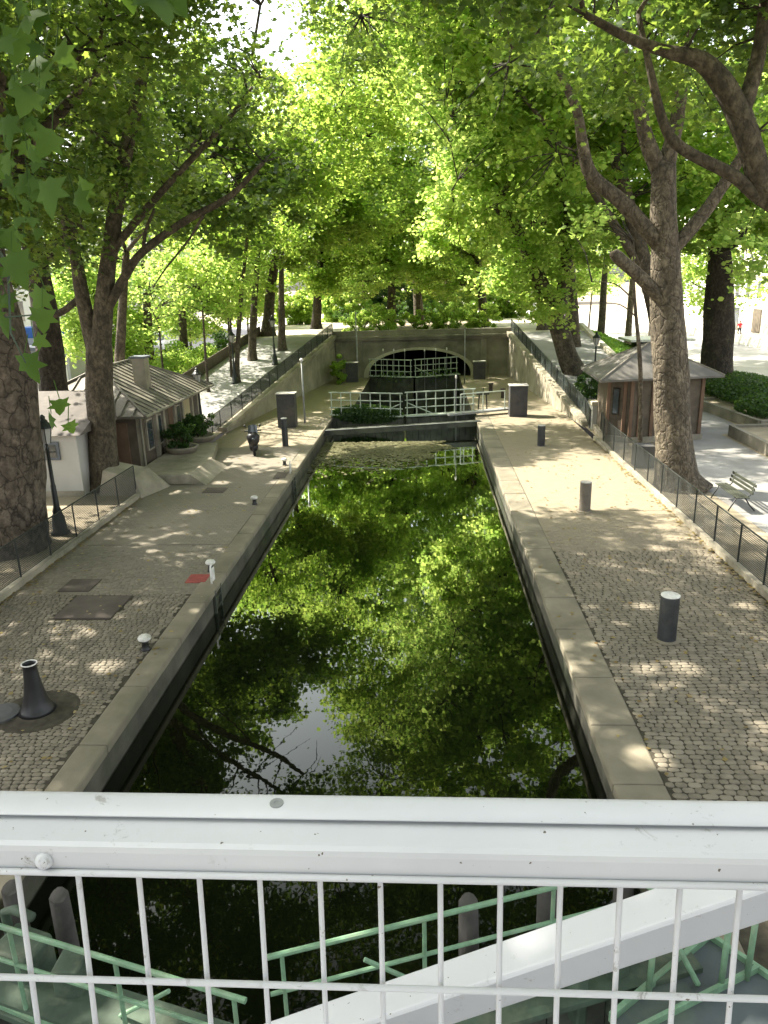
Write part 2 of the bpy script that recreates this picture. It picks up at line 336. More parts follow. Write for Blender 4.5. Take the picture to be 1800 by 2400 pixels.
# ------------------------------------------------------------------ foliage
LEAF = {
 'hex': np.array([(-.05, -.5, 0), (.42, -.28, .06), (.5, .16, -.03), (.1, .55, .04), (-.4, .3, -.05), (-.46, -.22, .05)]),
 'star': np.array([(0, -.42, .02), (.20, -.26, 0), (.50, -.20, -.05), (.27, .04, 0), (.42, .34, -.05), (.12, .28, 0), (0, .60, -.06), (-.14, .27, 0), (-.44, .32, -.05), (-.27, .02, 0), (-.48, -.24, -.05), (-.18, -.27, 0)]),
 'quad': np.array([(-.1, -.5, .03), (.45, -.1, -.04), (.12, .52, .05), (-.45, .08, -.03)]),
 'maple': np.array([(0, -.38, .02), (.16, -.30, 0), (.46, -.34, -.06), (.34, -.08, 0), (.56, .12, -.08), (.24, .16, 0), (.20, .34, .0), (0, .62, -.08),
                    (-.20, .34, 0), (-.24, .16, 0), (-.56, .12, -.08), (-.34, -.08, 0), (-.46, -.34, -.06), (-.16, -.30, 0)]),
}
def wob(x, y): return .35*np.sin(3.1*x+1.7*y)+.25*np.sin(5.3*y-2.2*x)+.18*np.sin(9.1*x+7.7*y+1)
# places where the canopy lets the sun reach the ground: (x0,x1,y0,y1)
SUNNY = [(2.0, 8.6, 23.0, 28.4, 1), (9.9, 14.5, 21, 26.5, 1), (11, 15, 31, 38, .8), (-9.3, -4.6, 33.8, 37.2, 1), (-5.2, -2.2, 43, 46, .8), (3.4, 5.6, 43.5, 48, .7), (3, 6, 53, 58, .7),
         (23, 60, 45, 140, .7), (-60, -20, 40, 140, .8), (-14.5, -9, 42, 56, .85), (-10, -6, 40.2, 41.5, .9), (2.8, 5, 38.5, 40.5, .7)]
def sun_keep(p):
    t = p[:, 2]/SUN.z; x = p[:, 0]-SUN.x*t; y = p[:, 1]-SUN.y*t; wv = wob(x, y); kill = np.zeros(len(p), bool)
    fl = RNG.random(len(p))
    for x0, x1, y0, y1, pr in SUNNY: kill |= (x > x0+wv) & (x < x1+wv) & (y > y0+wv) & (y < y1+wv) & (fl < pr)
    # scattered sun flecks
    gx, gy = np.floor(x/.75), np.floor(y/.95); h = np.abs(np.sin(gx*127.1+gy*311.7)*43758.5453) % 1
    cx = (gx+.5)*.75; cy = (gy+.5)*.95; rr = .10+.26*((h*17.3) % 1)
    fleck = (h > np.where((x > 2.7) & (y > 10) & (y < 23), .80, .90)) & (((x-cx)/1.25)**2+(y-cy)**2 < rr*rr)
    return ~(kill | fleck)
def leaves_obj(name, pts, size, shape, mat, parent, tilt=.6, cull=True, kind=None, jit=.35):
    pts = np.asarray(pts)
    if cull: pts = pts[sun_keep(pts)]
    n = len(pts); T = LEAF[shape]; k = len(T)
    az = RNG.random(n)*2*PI; s_ = size*(1+(RNG.random(n)-.5)*2*jit)
    ax = RNG.normal(0, tilt, n); ay = RNG.normal(0, tilt, n)
    X = T[None, :, 0]*s_[:, None]; Y = T[None, :, 1]*s_[:, None]; Z = T[None, :, 2]*s_[:, None]
    ca, sa = np.cos(az)[:, None], np.sin(az)[:, None]; X, Y = X*ca-Y*sa, X*sa+Y*ca
    c1, s1 = np.cos(ax)[:, None], np.sin(ax)[:, None]; Y, Z = Y*c1-Z*s1, Y*s1+Z*c1
    c2, s2 = np.cos(ay)[:, None], np.sin(ay)[:, None]; X, Z = X*c2+Z*s2, -X*s2+Z*c2
    off = np.array(parent.get('_o', (0, 0, 0))) if parent else np.zeros(3)
    V = np.stack([X, Y, Z], -1)+(pts-off)[:, None, :]
    me = bpy.data.meshes.new(name); me.vertices.add(n*k); me.vertices.foreach_set('co', V.reshape(-1).astype(np.float32))
    me.loops.add(n*k); me.loops.foreach_set('vertex_index', np.arange(n*k, dtype=np.int32))
    me.polygons.add(n); me.polygons.foreach_set('loop_start', np.arange(0, n*k, k, dtype=np.int32)); me.polygons.foreach_set('loop_total', np.full(n, k, dtype=np.int32))
    me.update(); me.validate()
    o = bpy.data.objects.new(name, me); COL.objects.link(o); me.materials.append(MT[mat])
    if parent: o.parent = parent
    if kind: o['kind'] = kind
    return o
def ball(n):
    v = RNG.normal(size=(n, 3)); v /= np.linalg.norm(v, axis=1)[:, None]; return v*(RNG.random(n)**(1/3.))[:, None]
def curve(a, b_, sag, n=5, rnd=.3):
    a, b_ = Vector(a), Vector(b_); o = []
    for i in range(n+1):
        t = i/n; p = a.lerp(b_, t); p.z += sag*math.sin(PI*t); j = rnd*math.sin(PI*t)
        o.append(p+Vector((random.uniform(-j, j), random.uniform(-j, j), random.uniform(-j, j))*1)); 
    return o
def smooth_path(pts, rs, sub=4):
    out = []; ro = []; P_ = [Vector(p) for p in pts]
    for i in range(len(P_)-1):
        p0 = P_[max(i-1, 0)]; p1 = P_[i]; p2 = P_[i+1]; p3 = P_[min(i+2, len(P_)-1)]
        for j in range(sub):
            t = j/sub; out.append(.5*((2*p1)+(p2-p0)*t+(2*p0-5*p1+4*p2-p3)*t*t+(3*p1-p0-3*p2+p3)*t**3)); ro.append(rs[i]*(1-t)+rs[i+1]*t)
    out.append(P_[-1]); ro.append(rs[-1]); return out, ro
def tree(name, base, label, trunk, limbs, blobs, cl, per, size, shape='hex', mat='leaf', bmat='bark', group=None, cr=.95, nside=14, twigs=True, auto=True, tilt=.6):
    """trunk: [(pt, r)..]; limbs: list of [(pt, r)..]; blobs: [(centre, (rx,ry,rz))..]"""
    thin = {'leaf_dark': .62, 'leaf': .8, 'leaf_bright': .88}.get(mat, 1)
    t = thing(name, base, label, 'tree', group); anchors = []
    pts, rs = smooth_path([p for p, r in trunk], [r for p, r in trunk], 7); mb = MB(); mb.tube(pts, rs, nside*2, .07, 3)
    mb.build('trunk', bmat, t, smooth=True)
    anchors += [(p, r) for p, r in zip(pts, rs) if p.z > trunk[-1][0][2]*.55]
    for L in limbs:
        lp, lr = smooth_path([p for p, r in L], [r for p, r in L]); MB().tube(lp, lr, 9, .1, 5).build('limb', bmat, t, smooth=True)
        anchors += list(zip(lp, lr))
    top = Vector(trunk[-1][0])
    if auto:
        for c, rd in blobs:
            a = min(anchors, key=lambda q: (q[0]-Vector(c)).length+max(0, q[0].z-c[2])*.7)
            r0 = max(.05, min(a[1]*.6, .22)); cv = curve(a[0], Vector(c)+Vector((random.uniform(-1, 1), random.uniform(-1, 1), rd[2]*.2)), .5, 6, .5)
            rr = [r0*(1-.8*i/6) for i in range(7)]; MB().tube(cv, rr, 7).build('limb', bmat, t, smooth=True); anchors += list(zip(cv, rr))
    vol = [rd[0]*rd[1]*rd[2] for c, rd in blobs]; tot = sum(vol); cen = []
    for (c, rd), v in zip(blobs, vol):
        k = max(4, int(cl*thin*v/tot)); b_ = ball(k)
        nr = np.linalg.norm(b_, axis=1); b_ = b_*((nr**.8)/np.maximum(nr, 1e-3))[:, None]*RNG.uniform(.85, 1.22, k)[:, None]
        cen.append(b_*np.array(rd)+np.array(c))
    cen = np.concatenate(cen); X_, Y_, Z_ = cen.T
    nn = np.sin(1.1*X_+.7*Y_+1.3)*np.sin(1.3*Z_-.5*X_+.4)+.7*np.sin(2.3*X_-1.9*Y_)*np.sin(2.1*Z_+1.1*Y_)
    cen = cen[RNG.random(len(cen)) < np.clip(.60+.95*nn, .02, 1)]; A = np.array([tuple(a[0]) for a in anchors])
    L = []
    for c in cen:
        k = int(per*RNG.uniform(.4, 1.6)); r = cr*RNG.uniform(.7, 1.5)
        q = np.clip(RNG.normal(0, .42, (k, 3)), -1.15, 1.15); sl_ = RNG.normal(0, .35, 2); q[:, 2] = q[:, 2]*.38+q[:, 0]*sl_[0]+q[:, 1]*sl_[1]
        L.append(q*r*1.25+c)
    if twigs:
        mb = MB()
        for c in cen:
            j = np.argmin(((A-c)**2).sum(1)+np.maximum(0, A[:, 2]-c[2])*1.5); a = Vector(A[j]); cc = Vector(c)
            if (a-cc).length < .3: continue
            m_ = a.lerp(cc, .5)+Vector((random.uniform(-.2, .2), random.uniform(-.2, .2), random.uniform(0, .35)))
            mb.tube([a, m_, cc], [.035, .02, .008], 4)
        if mb.v: mb.build('twigs', 'bark_dark', t, kind='stuff')
    leaves_obj('crown', np.concatenate(L), size, shape, mat, t, tilt)
    return t
WZ = -.65          # water level of the near pound
XL, XR = -5.3, 2.75; KL, KR = -10.3, 7.75   # canal edges, kerb lines
def wallz(y): return .12+3.2*(y-37)/23
# ------------------------------------------------------------------ ground, quays, canal
mb = MB(); mb.sheet([(-900, -60, .10), (KL-.15, -60, .10), (KL-.15, 60, .10), (-900, 60, .10)]); mb.sheet([(KR+.15, -60, .10), (900, -60, .10), (900, 60, .10), (KR+.15, 60, .10)])
mb.sheet([(-900, 60, .10), (-7.4, 60, .10), (-7.4, 61.5, .10), (-900, 61.5, .10)]); mb.sheet([(6.7, 60, .10), (900, 60, .10), (900, 61.5, .10), (6.7, 61.5, .10)])
mb.sheet([(-900, 61.5, .10), (-6, 61.5, .10), (-6, 100, .10), (-900, 100, .10)]); mb.sheet([(5.2, 61.5, .10), (900, 61.5, .10), (900, 100, .10), (5.2, 100, .10)])
mb.sheet([(-900, 100, .10), (900, 100, .10), (900, 1500, .10), (-900, 1500, .10)])
structure(mb, 'ground', 'earth')
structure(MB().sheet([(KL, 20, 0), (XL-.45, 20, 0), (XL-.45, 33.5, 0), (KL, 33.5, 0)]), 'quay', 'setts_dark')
mb = MB()
mb.sheet([(KL, 33.5, 0), (XL-.45, 33.5, 0), (XL-.45, 60, 0), (KL, 60, 0)]); mb.sheet([(XR+.7, 23, 0), (KR, 23, 0), (KR, 60, 0), (XR+.7, 60, 0)])
mb.sheet([(XL-.45, 41.3, 0), (-4.45, 41.3, 0), (-4.45, 60, 0), (XL-.45, 60, 0)]); mb.sheet([(2.65, 41.3, 0), (XR+.7, 41.3, 0), (XR+.7, 60, 0), (2.65, 60, 0)])
structure(mb, 'quay', 'setts')
mb = MB(); mb.sheet([(KL, -30, -.012), (XL-.45, -30, -.012), (XL-.45, 20, -.012), (KL, 20, -.012)]); mb.sheet([(XR+.7, -30, -.012), (KR, -30, -.012), (KR, 23, -.012), (XR+.7, 23, -.012)])
structure(mb, 'quay_bedding', 'joint')
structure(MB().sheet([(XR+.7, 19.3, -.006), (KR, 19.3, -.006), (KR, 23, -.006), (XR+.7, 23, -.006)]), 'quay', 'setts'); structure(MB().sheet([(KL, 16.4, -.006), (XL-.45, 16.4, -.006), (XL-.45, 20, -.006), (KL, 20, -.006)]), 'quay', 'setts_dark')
# copings: long stones with joints, rounded nose
mb = MB()
for x0, x1 in ((XL-.45, XL+.04), (XR-.04, XR+.7)):
    y = -12.
    while y < 41.2:
        L = random.uniform(1.5, 2.1); y1 = min(y+L, 41.3); mb.bb(x0+random.uniform(-.02, .02), x1, y+.006, y1-.006, -.17, .012+random.uniform(-.004, .004)); y += L
structure(mb, 'quay_coping', 'coping', bevel=.035)
mb = MB(); mb.bb(XL-.9, XL-.03, -30, 41.3, -4.5, -.16); mb.bb(XR+.03, XR+.9, -30, 41.3, -4.5, -.16)
structure(mb, 'canal_wall', 'wet_wall')
mb = MB(); mb.bb(XL-.4, -4.45, 41.3, 60, -4.5, -.01); mb.bb(2.65, XR+.4, 41.3, 60, -4.5, -.01); mb.bb(-7, 6, 41.0, 60, -4.8, -4.5)
structure(mb, 'lock_chamber_wall', 'wet_wall')
mb = MB(); mb.sheet([(XL, -30, WZ), (XR, -30, WZ), (XR, 41.0, WZ), (XL, 41.0, WZ)]); structure(mb, 'canal_water', 'water')
mb = MB(); mb.sheet([(-4.45, 41.3, -3.3), (2.65, 41.3, -3.3), (2.65, 90, -3.3), (-4.45, 90, -3.3)]); structure(mb, 'lock_water', 'water')
# kerbs
mb = MB()
for x, y0, y1 in ((KL-.08, 6, 25.2), (KR+.08, 6, 34.3)):
    y = y0
    while y < y1: mb.bb(x-.09, x+.09, y+.005, min(y+1.2, y1)-.005, -.05, .16); y += 1.2
structure(mb, 'kerb', 'concrete', bevel=.015)
# cobbles, stone by stone
def cobbles(x0, x1, y0, y1, skip, hs=(.115, .15), ws=(.14, .25)):
    mb = MB(); y = y0; row = 0
    while y < y1:
        h = random.uniform(*hs); x = x0+random.uniform(-.1, 0)+.05
        while x < x1:
            w_ = random.uniform(*ws); cx, cy = x+w_/2, y+h/2
            x += w_
            if cy > y1-3.5 and random.random() < (cy-y1+3.5)/3.6: continue
            if cx+w_/2 > x1+.03 or any(a < cx < b_ and c < cy < d for a, b_, c, d in skip): continue
            wy = .022*math.sin(cx*1.9+row*.05)+.012*math.sin(cx*4.7+row*.2)+cy
            a, b_ = w_/2-.004, h/2-.004; zt = random.uniform(-.003, .003)+.003*math.sin(cx*2+cy); tl = random.uniform(-.003, .003)
            k = .38; ring = [(-a, -b_*k), (-a*(1-.35), -b_), (a*(1-.3), -b_), (a, -b_*k), (a, b_*k), (a*(1-.3), b_), (-a*(1-.35), b_), (-a, b_*k)]
            ring = [(p+random.uniform(-.006, .006), q+random.uniform(-.006, .006)) for p, q in ring]
            vs = [(cx+p, wy+q, -.03) for p, q in ring]+[(cx+p*.97, wy+q*.97, zt-.005+tl*p/a) for p, q in ring]+[(cx+p*.78, wy+q*.72, zt+tl*p/a) for p, q in ring]
            fs = [tuple(range(16, 24))]+[(i, (i+1) % 8, 8+(i+1) % 8, 8+i) for i in range(8)]+[(8+i, 8+(i+1) % 8, 16+(i+1) % 8, 16+i) for i in range(8)]
            mb.add(vs, fs)
        y += h; row += 1
    return mb
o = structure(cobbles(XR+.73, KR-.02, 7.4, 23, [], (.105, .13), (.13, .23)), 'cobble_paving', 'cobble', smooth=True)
o = structure(cobbles(KL+.03, XL-.47, 7.4, 20, [(-8.6, -7.15, 14.95, 16.3), (-9.25, -8.35, 16.5, 17.4), (-6.3, -5.5, 17, 17.8)], (.085, .11), (.09, .17)), 'cobble_paving', 'cobble', smooth=True)
# footpaths and roads
structure(MB().sheet([(9.6, 6, .105), (13.6, 6, .105), (13.6, 34.5, .105), (15.2, 35.2, .105), (15.2, 60, .105), (12.6, 60, .105), (12.6, 39, .105), (13.2, 36, .105), (9.6, 30, .105)]), 'footpath', 'asphalt')
structure(MB().sheet([(20.5, -20, .105), (34, -20, .105), (34, 400, .105), (20.5, 400, .105)]), 'road', 'road')
structure(MB().sheet([(-36, -20, .105), (-19, -20, .105), (-19, 400, .105), (-36, 400, .105)]), 'road', 'road')
mb = MB(); mb.bb(34, 41, -20, 300, 0, .22); mb.bb(-42, -36, -20, 300, 0, .22); structure(mb, 'pavement', 'light_stone')
mb = MB(); mb.sheet([(-20, 62, .11), (-14.5, 62, .11), (-14.5, 40, .11), (-17.5, 40, .11)]); structure(mb, 'lawn', 'bush')
# deck above the tunnel and its two ramps
mb = MB(); mb.bb(-15.5, 12.5, 60.7, 220, 2.2, 3.3); mb.bb(-15.5, -7.4, 60, 60.7, .1, 3.298); mb.bb(6.7, 12.5, 60, 60.7, .1, 3.298); structure(mb, 'tunnel_deck', 'light_stone')
structure(MB().bb(-5.5, 5.0, 61.4, 200, 3.3, 3.36), 'deck_lawn', 'earth')
mb = MB(); z0, z1 = .12, 3.3
mb.add([(-10.6, 37, z0), (-15.8, 37, z0), (-13.6, 60, z1), (-7.5, 60, z1), (-10.6, 37, 0), (-15.8, 37, 0), (-13.6, 60, 0), (-7.5, 60, 0)], [(0, 1, 2, 3), (1, 5, 6, 2), (0, 4, 7, 3)])
mb.add([(8.2, 37, z0), (12.6, 37, z0), (12.4, 60, z1), (6.75, 60, z1), (8.2, 37, 0), (12.6, 37, 0), (12.4, 60, 0), (6.75, 60, 0)], [(0, 1, 2, 3), (1, 5, 6, 2), (0, 4, 7, 3)])
structure(mb, 'ramp', 'asphalt')
# wing walls either side of the tunnel mouth
for (xa, xb, sg, lab) in ((-10.5, -7.35, 1, 'pale stone retaining wall under the left ramp, rising to the tunnel mouth'), (8.1, 6.65, -1, 'pale stone retaining wall under the right ramp, rising to the tunnel mouth')):
    t = thing('retaining_wall', (xa, 37, 0), lab, 'wall')
    MB().wall((xa, 37), (xb, 60), 0, (.1, 3.1), .35).build('wall', 'ramp_stone', t)
    MB().wall((xa+.05*sg, 37), (xb+.05*sg, 60), (.1, 3.1), (.32, 3.42), .55).build('coping', 'ramp_stone', t, bevel=.03)
    MB().wall((xa+.16*sg, 40), (xb+.16*sg, 60), (.05, 2.45), (.12, 2.62), .1).build('string_course', 'stone', t)
# ------------------------------------------------------------------ tunnel portal
t = thing('tunnel_portal', (-.5, 60, 0), 'grey stone tunnel mouth with a flat arch over the far end of the canal', 'tunnel')
ax, aw, ah, a0 = -.5, 4.1, 2.1, 0.
N = 28; mb = MB()
xs = [ax-aw*math.cos(PI*i/N) for i in range(N+1)]; zs = [a0+ah*math.sin(PI*i/N)**.85 for i in range(N+1)]
for y0, y1 in ((60, 60.8),):
    for i in range(N):
        mb.add([(xs[i], y0, zs[i]), (xs[i+1], y0, zs[i+1]), (xs[i+1], y0, 2.9), (xs[i], y0, 2.9), (xs[i], y1, zs[i]), (xs[i+1], y1, zs[i+1])], [(0, 1, 2, 3), (0, 4, 5, 1)])
    mb.sheet([(-7.35, y0, -.1), (xs[0], y0, -.1), (xs[0], y0, 2.9), (-7.35, y0, 2.9)]); mb.sheet([(xs[-1], y0, -.1), (6.7, y0, -.1), (6.7, y0, 2.9), (xs[-1], y0, 2.9)])
mb.build('wall', 'stone', t)
mb = MB()
for i in range(N):
    s1, s2 = 1.0, 1.0
    e = lambda q, k: (ax+(xs[q]-ax)*k, a0+(zs[q]-a0)*k)
    a, b_, c, d = e(i, 1), e(i+1, 1), e(i+1, 1.09), e(i, 1.09)
    mb.add([(a[0], 59.93, a[1]), (b_[0], 59.93, b_[1]), (c[0], 59.93, c[1]), (d[0], 59.93, d[1]), (a[0], 60.1, a[1]), (b_[0], 60.1, b_[1]), (c[0], 60.0, c[1]), (d[0], 60.0, d[1])], [(0, 1, 2, 3), (0, 4, 5, 1), (3, 2, 6, 7)])
mb.build('arch_ring', 'light_stone', t)
mb = MB(); mb.bb(-7.4, 6.75, 59.75, 60.6, 2.9, 3.08); mb.bb(-7.4, 6.75, 59.62, 60.6, 3.08, 3.24); mb.build('cornice', 'stone', t, bevel=.02)
MB().bb(-7.4, 6.75, 59.85, 60.2, 3.24, 3.66).build('parapet', 'stone', t, bevel=.02)
for x in (-6.9, -5.3, 4.6): MB().bb(x-.25, x+.25, 59.84, 60.0, 0, 2.9).build('pilaster', 'stone', t)
mb = MB()
for i in range(N):
    mb.add([(xs[i], 60.8, zs[i]), (xs[i+1], 60.8, zs[i+1]), (xs[i+1], 95, zs[i+1]), (xs[i], 95, zs[i])], [(0, 1, 2, 3)])
mb.sheet([(-5, 95, -4), (4, 95, -4), (4, 95, 3), (-5, 95, 3)])
for x, s_ in ((-4.45, 1), (2.65, -1)): mb.sheet([(x, 60, -4), (x, 95, -4), (x, 95, 0), (x, 60, 0)]); mb.sheet([(x, 60.0, -.02), (x, 95, -.02), (x-1.2*s_, 95, -.02), (x-1.2*s_, 60.0, -.02)])
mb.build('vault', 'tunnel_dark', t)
# parapet band of dark railing + things on deck edge come with the plants
# ------------------------------------------------------------------ lock gates
def gate_leaf(a, b_, zt, zb, label, rail='gate_rail', h=1.25, weeds=0, plank=.45, brace=True, posts=8, group=None, rods=0):
    a, b_ = Vector((*a, 0)), Vector((*b_, 0)); t = thing('lock_gate', tuple(a), label, 'lock gate', group); d = (b_-a).normalized(); nrm = Vector((-d.y, d.x, 0)); L = (b_-a).length
    mb = MB(); n = int(L/.32)
    for i in range(n):
        p = a+d*(L*i/n+.01); q = a+d*(L*(i+1)/n-.01); mb.wall(p[:2], q[:2], zb, zt-.12, .16+.02*(i % 2))
    for z in (zb+(zt-zb)*.3, zb+(zt-zb)*.65): 
        mb.beam(a-nrm*.14+Vector((0, 0, z)), b_-nrm*.14+Vector((0, 0, z)), .12, .2)
    mb.build('gate_face', 'gate_wood', t)
    MB().beam(a+Vector((0, 0, zt)), b_+Vector((0, 0, zt)), plank, .07).build('walkway', 'gate_rail' if rail == 'gate_rail' else 'green_plate', t)
    off = -nrm*plank*.45
    mb = MB(); r_ = .022 if rail == 'green' else .03
    for z in ((h, h*.58) if rail == 'green' else (h, h*.66, h*.33)):
        mb.tube([a+off+Vector((0, 0, zt+z)), b_+off+Vector((0, 0, zt+z))], r_ if z != h else r_*1.25, 8)
    mb.build('handrail', rail, t)
    for i in range(posts):
        p = a+off+d*(L*(.03+.94*i/(posts-1))); MB().tube([p+Vector((0, 0, zt)), p+Vector((0, 0, zt+h))], r_, 8).build('post', rail, t)
    if brace:
        p = a+off+d*L*.6; q = a+off+d*L*.97; MB().tube([p+Vector((0, 0, zt)), q+Vector((0, 0, zt+h*.55))], r_, 6).build('brace', rail, t)
    for i in range(rods):
        p = a+d*(L*(.3+.25*i))+nrm*.1; mb = MB(); mb.tube([p+Vector((0, 0, zt-1)), p+Vector((0, 0, zt+1.9))], .018, 6)
        ro = mb.build('paddle_rod', 'grey_metal', t); MB().lathe(p+Vector((0, 0, zt+1.9)), [(.02, 0), (.05, .03), (.05, .16), (.02, .2)], 8).build('cap', 'white', ro)
    if weeds:
        q = ball(weeds)*np.array([L/2, .45, .55])+np.array(tuple((a+b_)/2+Vector((0, 0, zt+.05))))
        ang = math.atan2(d.y, d.x); r0 = q-np.array(tuple((a+b_)/2+Vector((0, 0, 0)))); 
        x = r0[:, 0]*math.cos(ang)-r0[:, 1]*math.sin(ang); y = r0[:, 0]*math.sin(ang)+r0[:, 1]*math.cos(ang); q[:, 0] = x+(a.x+b_.x)/2; q[:, 1] = y+(a.y+b_.y)/2
        leaves_obj('weeds', q, .13, 'quad', 'bush', t, 1.0, cull=False, kind='stuff')
    return t
gate_leaf((-5.35, 41.3), (-1.22, 40.3), .2, -2.5, 'left leaf of the nearer far-off lock gates, overgrown with weeds, pale green rail', weeds=5200, rods=0)
gate_leaf((2.8, 41.3), (-1.1, 40.3), .2, -2.5, 'right leaf of the nearer far-off lock gates, thin with bare pale rail', rods=1)
gate_leaf((-4.35, 58.6), (-.95, 57.0), .3, -4, 'left leaf of the farthest lock gates, below the tunnel arch', h=1.3, brace=False, rods=3, weeds=250)
gate_leaf((2.6, 58.6), (-.8, 57.0), .3, -4, 'right leaf of the farthest lock gates, below the tunnel arch', h=1.3, brace=True, rods=3, weeds=250)
# gates just under the camera's bridge, green rails
def near_gate(hinge, mit, label):
    t = gate_leaf(hinge, mit, .2, -1.5, label, rail='green', h=1.05, brace=False, posts=4, plank=.5)
    return t
tl = near_gate((-5.3, 6.0), (-1.53, 4.98), 'left leaf of the green railed lock gates under the white railing')
tr_ = near_gate((2.75, 6.35), (-1.42, 4.98), 'right leaf of the green railed lock gates under the white railing')
for t, s_ in ((tl, 1), (tr_, -1)):
    MB().tube([(-1.47-s_*1.0, 5.22, .78), (-1.47-s_*1.6, 5.38, .25)] if s_ > 0 else [(-.05, 5.28, .86), (-.6, 5.2, 1.25)], .022, 8).build('brace', 'green', t)
for k, (x, y, tp) in enumerate([(.45, 7.0, .15), (1.42, 7.3, .15), (2.42, 7.62, .1), (-4.45, 6.9, .2), (-5.1, 7.0, .2)]):
    mb = MB(); mb.tube([(x, y, -2.5), (x+.01, y, -.6), (x, y+.01, tp-.02), (x, y, tp)], [.13, .125, .115, .10], 12, .05, k)
    o = mb.build('fender_pile', 'pile', None, smooth=True)
    tag(o, ['dark timber pile in the water right of centre, leftmost of the three on the right', 'dark timber pile in the water, middle of the three on the right', 'dark timber pile beside the right quay wall below the bridge',
            'thick dark timber pile in the water below the left end of the white rail', 'dark timber pile beside the left quay wall at the picture edge'][k], 'pile', 'timber piles in the water under the bridge')
# platforms at both ends of the near gates
t = thing('gate_platform', (-4.6, 5.6, .1), 'flaking green metal platform with a gear cover at the left end of the near gates', 'platform')
MB().beam((-5.4, 6.1, .1), (-3.4, 5.45, .1), .6, .08).build('deck', 'green_plate', t, bevel=.01)
MB().box((-4.35, 5.95, .32), (.5, .4, .42), -.3).build('gear_cover', 'green_plate', t, bevel=.04)
MB().tube([(-4.6, 6.15, .12), (-4.6, 6.15, .72), (-4.45, 6.1, .8), (-4.2, 6.0, .8)], .05, 8).build('pipe', 'green_plate', t, smooth=True)
MB().beam((-3.7, 5.72, .2), (-3.7, 5.72, .55), .3, .28).build('bracket', 'green_plate', t, bevel=.02)
MB().beam((-5.4, 5.85, .17), (-3.1, 5.1, .17), .06, .05).build('edge_bar', 'green', t)
t = thing('gate_platform', (3.0, 5.9, .1), 'grey green metal platform with bent green handrails at the right end of the near gates', 'platform')
MB().prism([(1.75, 5.55), (3.05, 6.55), (3.75, 5.75), (3.0, 4.6), (1.9, 4.9)], .12, .17).build('deck', 'green_slate', t)
mb = MB(); mb.beam((1.75, 5.55, .2), (3.05, 6.55, .2), .05, .12); mb.beam((3.05, 6.55, .2), (3.75, 5.75, .2), .05, .08); mb.beam((1.7, 5.3, .2), (3.4, 6.15, .2), .04, .1); mb.build('edge_bar', 'green', t)
for x, y, p in ((2.55, 6.15, 1), (2.95, 5.95, 0), (2.2, 5.85, 0), (3.25, 6.05, 0)):
    pts = [(x, y, .15), (x, y, .75), (x-.05, y+.05, .95), (x-.3, y+.22, 1.05)] if p else [(x, y, .15), (x, y, 1.0)]
    MB().tube(pts, .032, 8).build('post', 'green', t, smooth=True)
MB().tube([(2.2, 5.85, 1.0), (2.55, 6.15, 1.0)], .03, 8).build('rail', 'green', t); MB().tube([(2.3, 6.1, 1.0), (2.72, 5.95, .2)], .03, 8).build('brace', 'green', t)
MB().box((2.22, 6.25, .5), (.3, .04, .45), .6).build('sign_plate', 'red', t)
MB().box((1.9, 6.05, .2), (.22, .22, .9), .5).build('gear_case', 'green_plate', t, bevel=.02)
MB().box((1.45, 5.85, .3), (.12, .3, .9), .5).build('lever', 'green_plate', t, bevel=.02)
# mooring boom in front of the far gates
t = thing('floating_boom', (-1.2, 38.5, -.4), 'dark floating boom lying across the canal before the far gates', 'boom')
MB().beam((-5.6, 37.9, -.2), (2.9, 39.5, -.1), .5, .26).build('beam', 'gate_wood', t); MB().beam((-5.4, 37.7, -.06), (2.9, 39.3, .04), .06, .02).build('plank', 'grey_metal', t)
t = thing('gate_walkway', (3.4, 40.9, .2), 'grey walkway beam running from the right gate leaf over the right quay edge', 'walkway')
MB().beam((1.2, 40.5, .2), (4.6, 41.9, .25), .5, .1).build('deck', 'grey_metal', t)
MB().tube([(1.9, 40.5, 1.3), (4.4, 41.6, 1.3)], .03, 8).build('rail', 'gate_rail', t)
for q_ in (0, .5, 1): MB().tube([(1.9+2.5*q_, 40.5+1.1*q_, .2), (1.9+2.5*q_, 40.5+1.1*q_, 1.3)], .03, 8).build('post', 'gate_rail', t)
q = np.stack([RNG.uniform(-5.2, 2.6, 9000), 37.4-np.abs(RNG.normal(0, 1, 9000))*2.3, np.full(9000, WZ+.012)], 1); q = q[(q[:, 1] > 29+wob(q[:, 0], 0)) & (q[:, 0] < 1.2-(37-q[:, 1])*.3+wob(q[:, 1], 2))]
q[:, 2] += RNG.random(len(q))*.02
tag(leaves_obj('floating_weed', q, .16, 'quad', 'weed', None, .12, cull=False), 'brown green weed and litter floating before the far gates', 'weed', kind='stuff')

n_ = 1500; q = np.stack([RNG.uniform(KL, KR, n_), RNG.uniform(8, 42, n_), np.full(n_, .018)], 1); q = q[(q[:, 0] < XL-.1) | (q[:, 0] > XR+.1)]
edge = np.stack([np.where(RNG.random(900) < .5, KL+np.abs(RNG.normal(0, .12, 900)), KR-np.abs(RNG.normal(0, .12, 900))), RNG.uniform(8, 34, 900), np.full(900, .02)], 1)
tag(leaves_obj('leaf_litter', np.concatenate([q, edge]), .085, 'quad', 'litter', None, .15, cull=False), 'dry leaves and litter scattered over the quays', 'litter', kind='stuff')

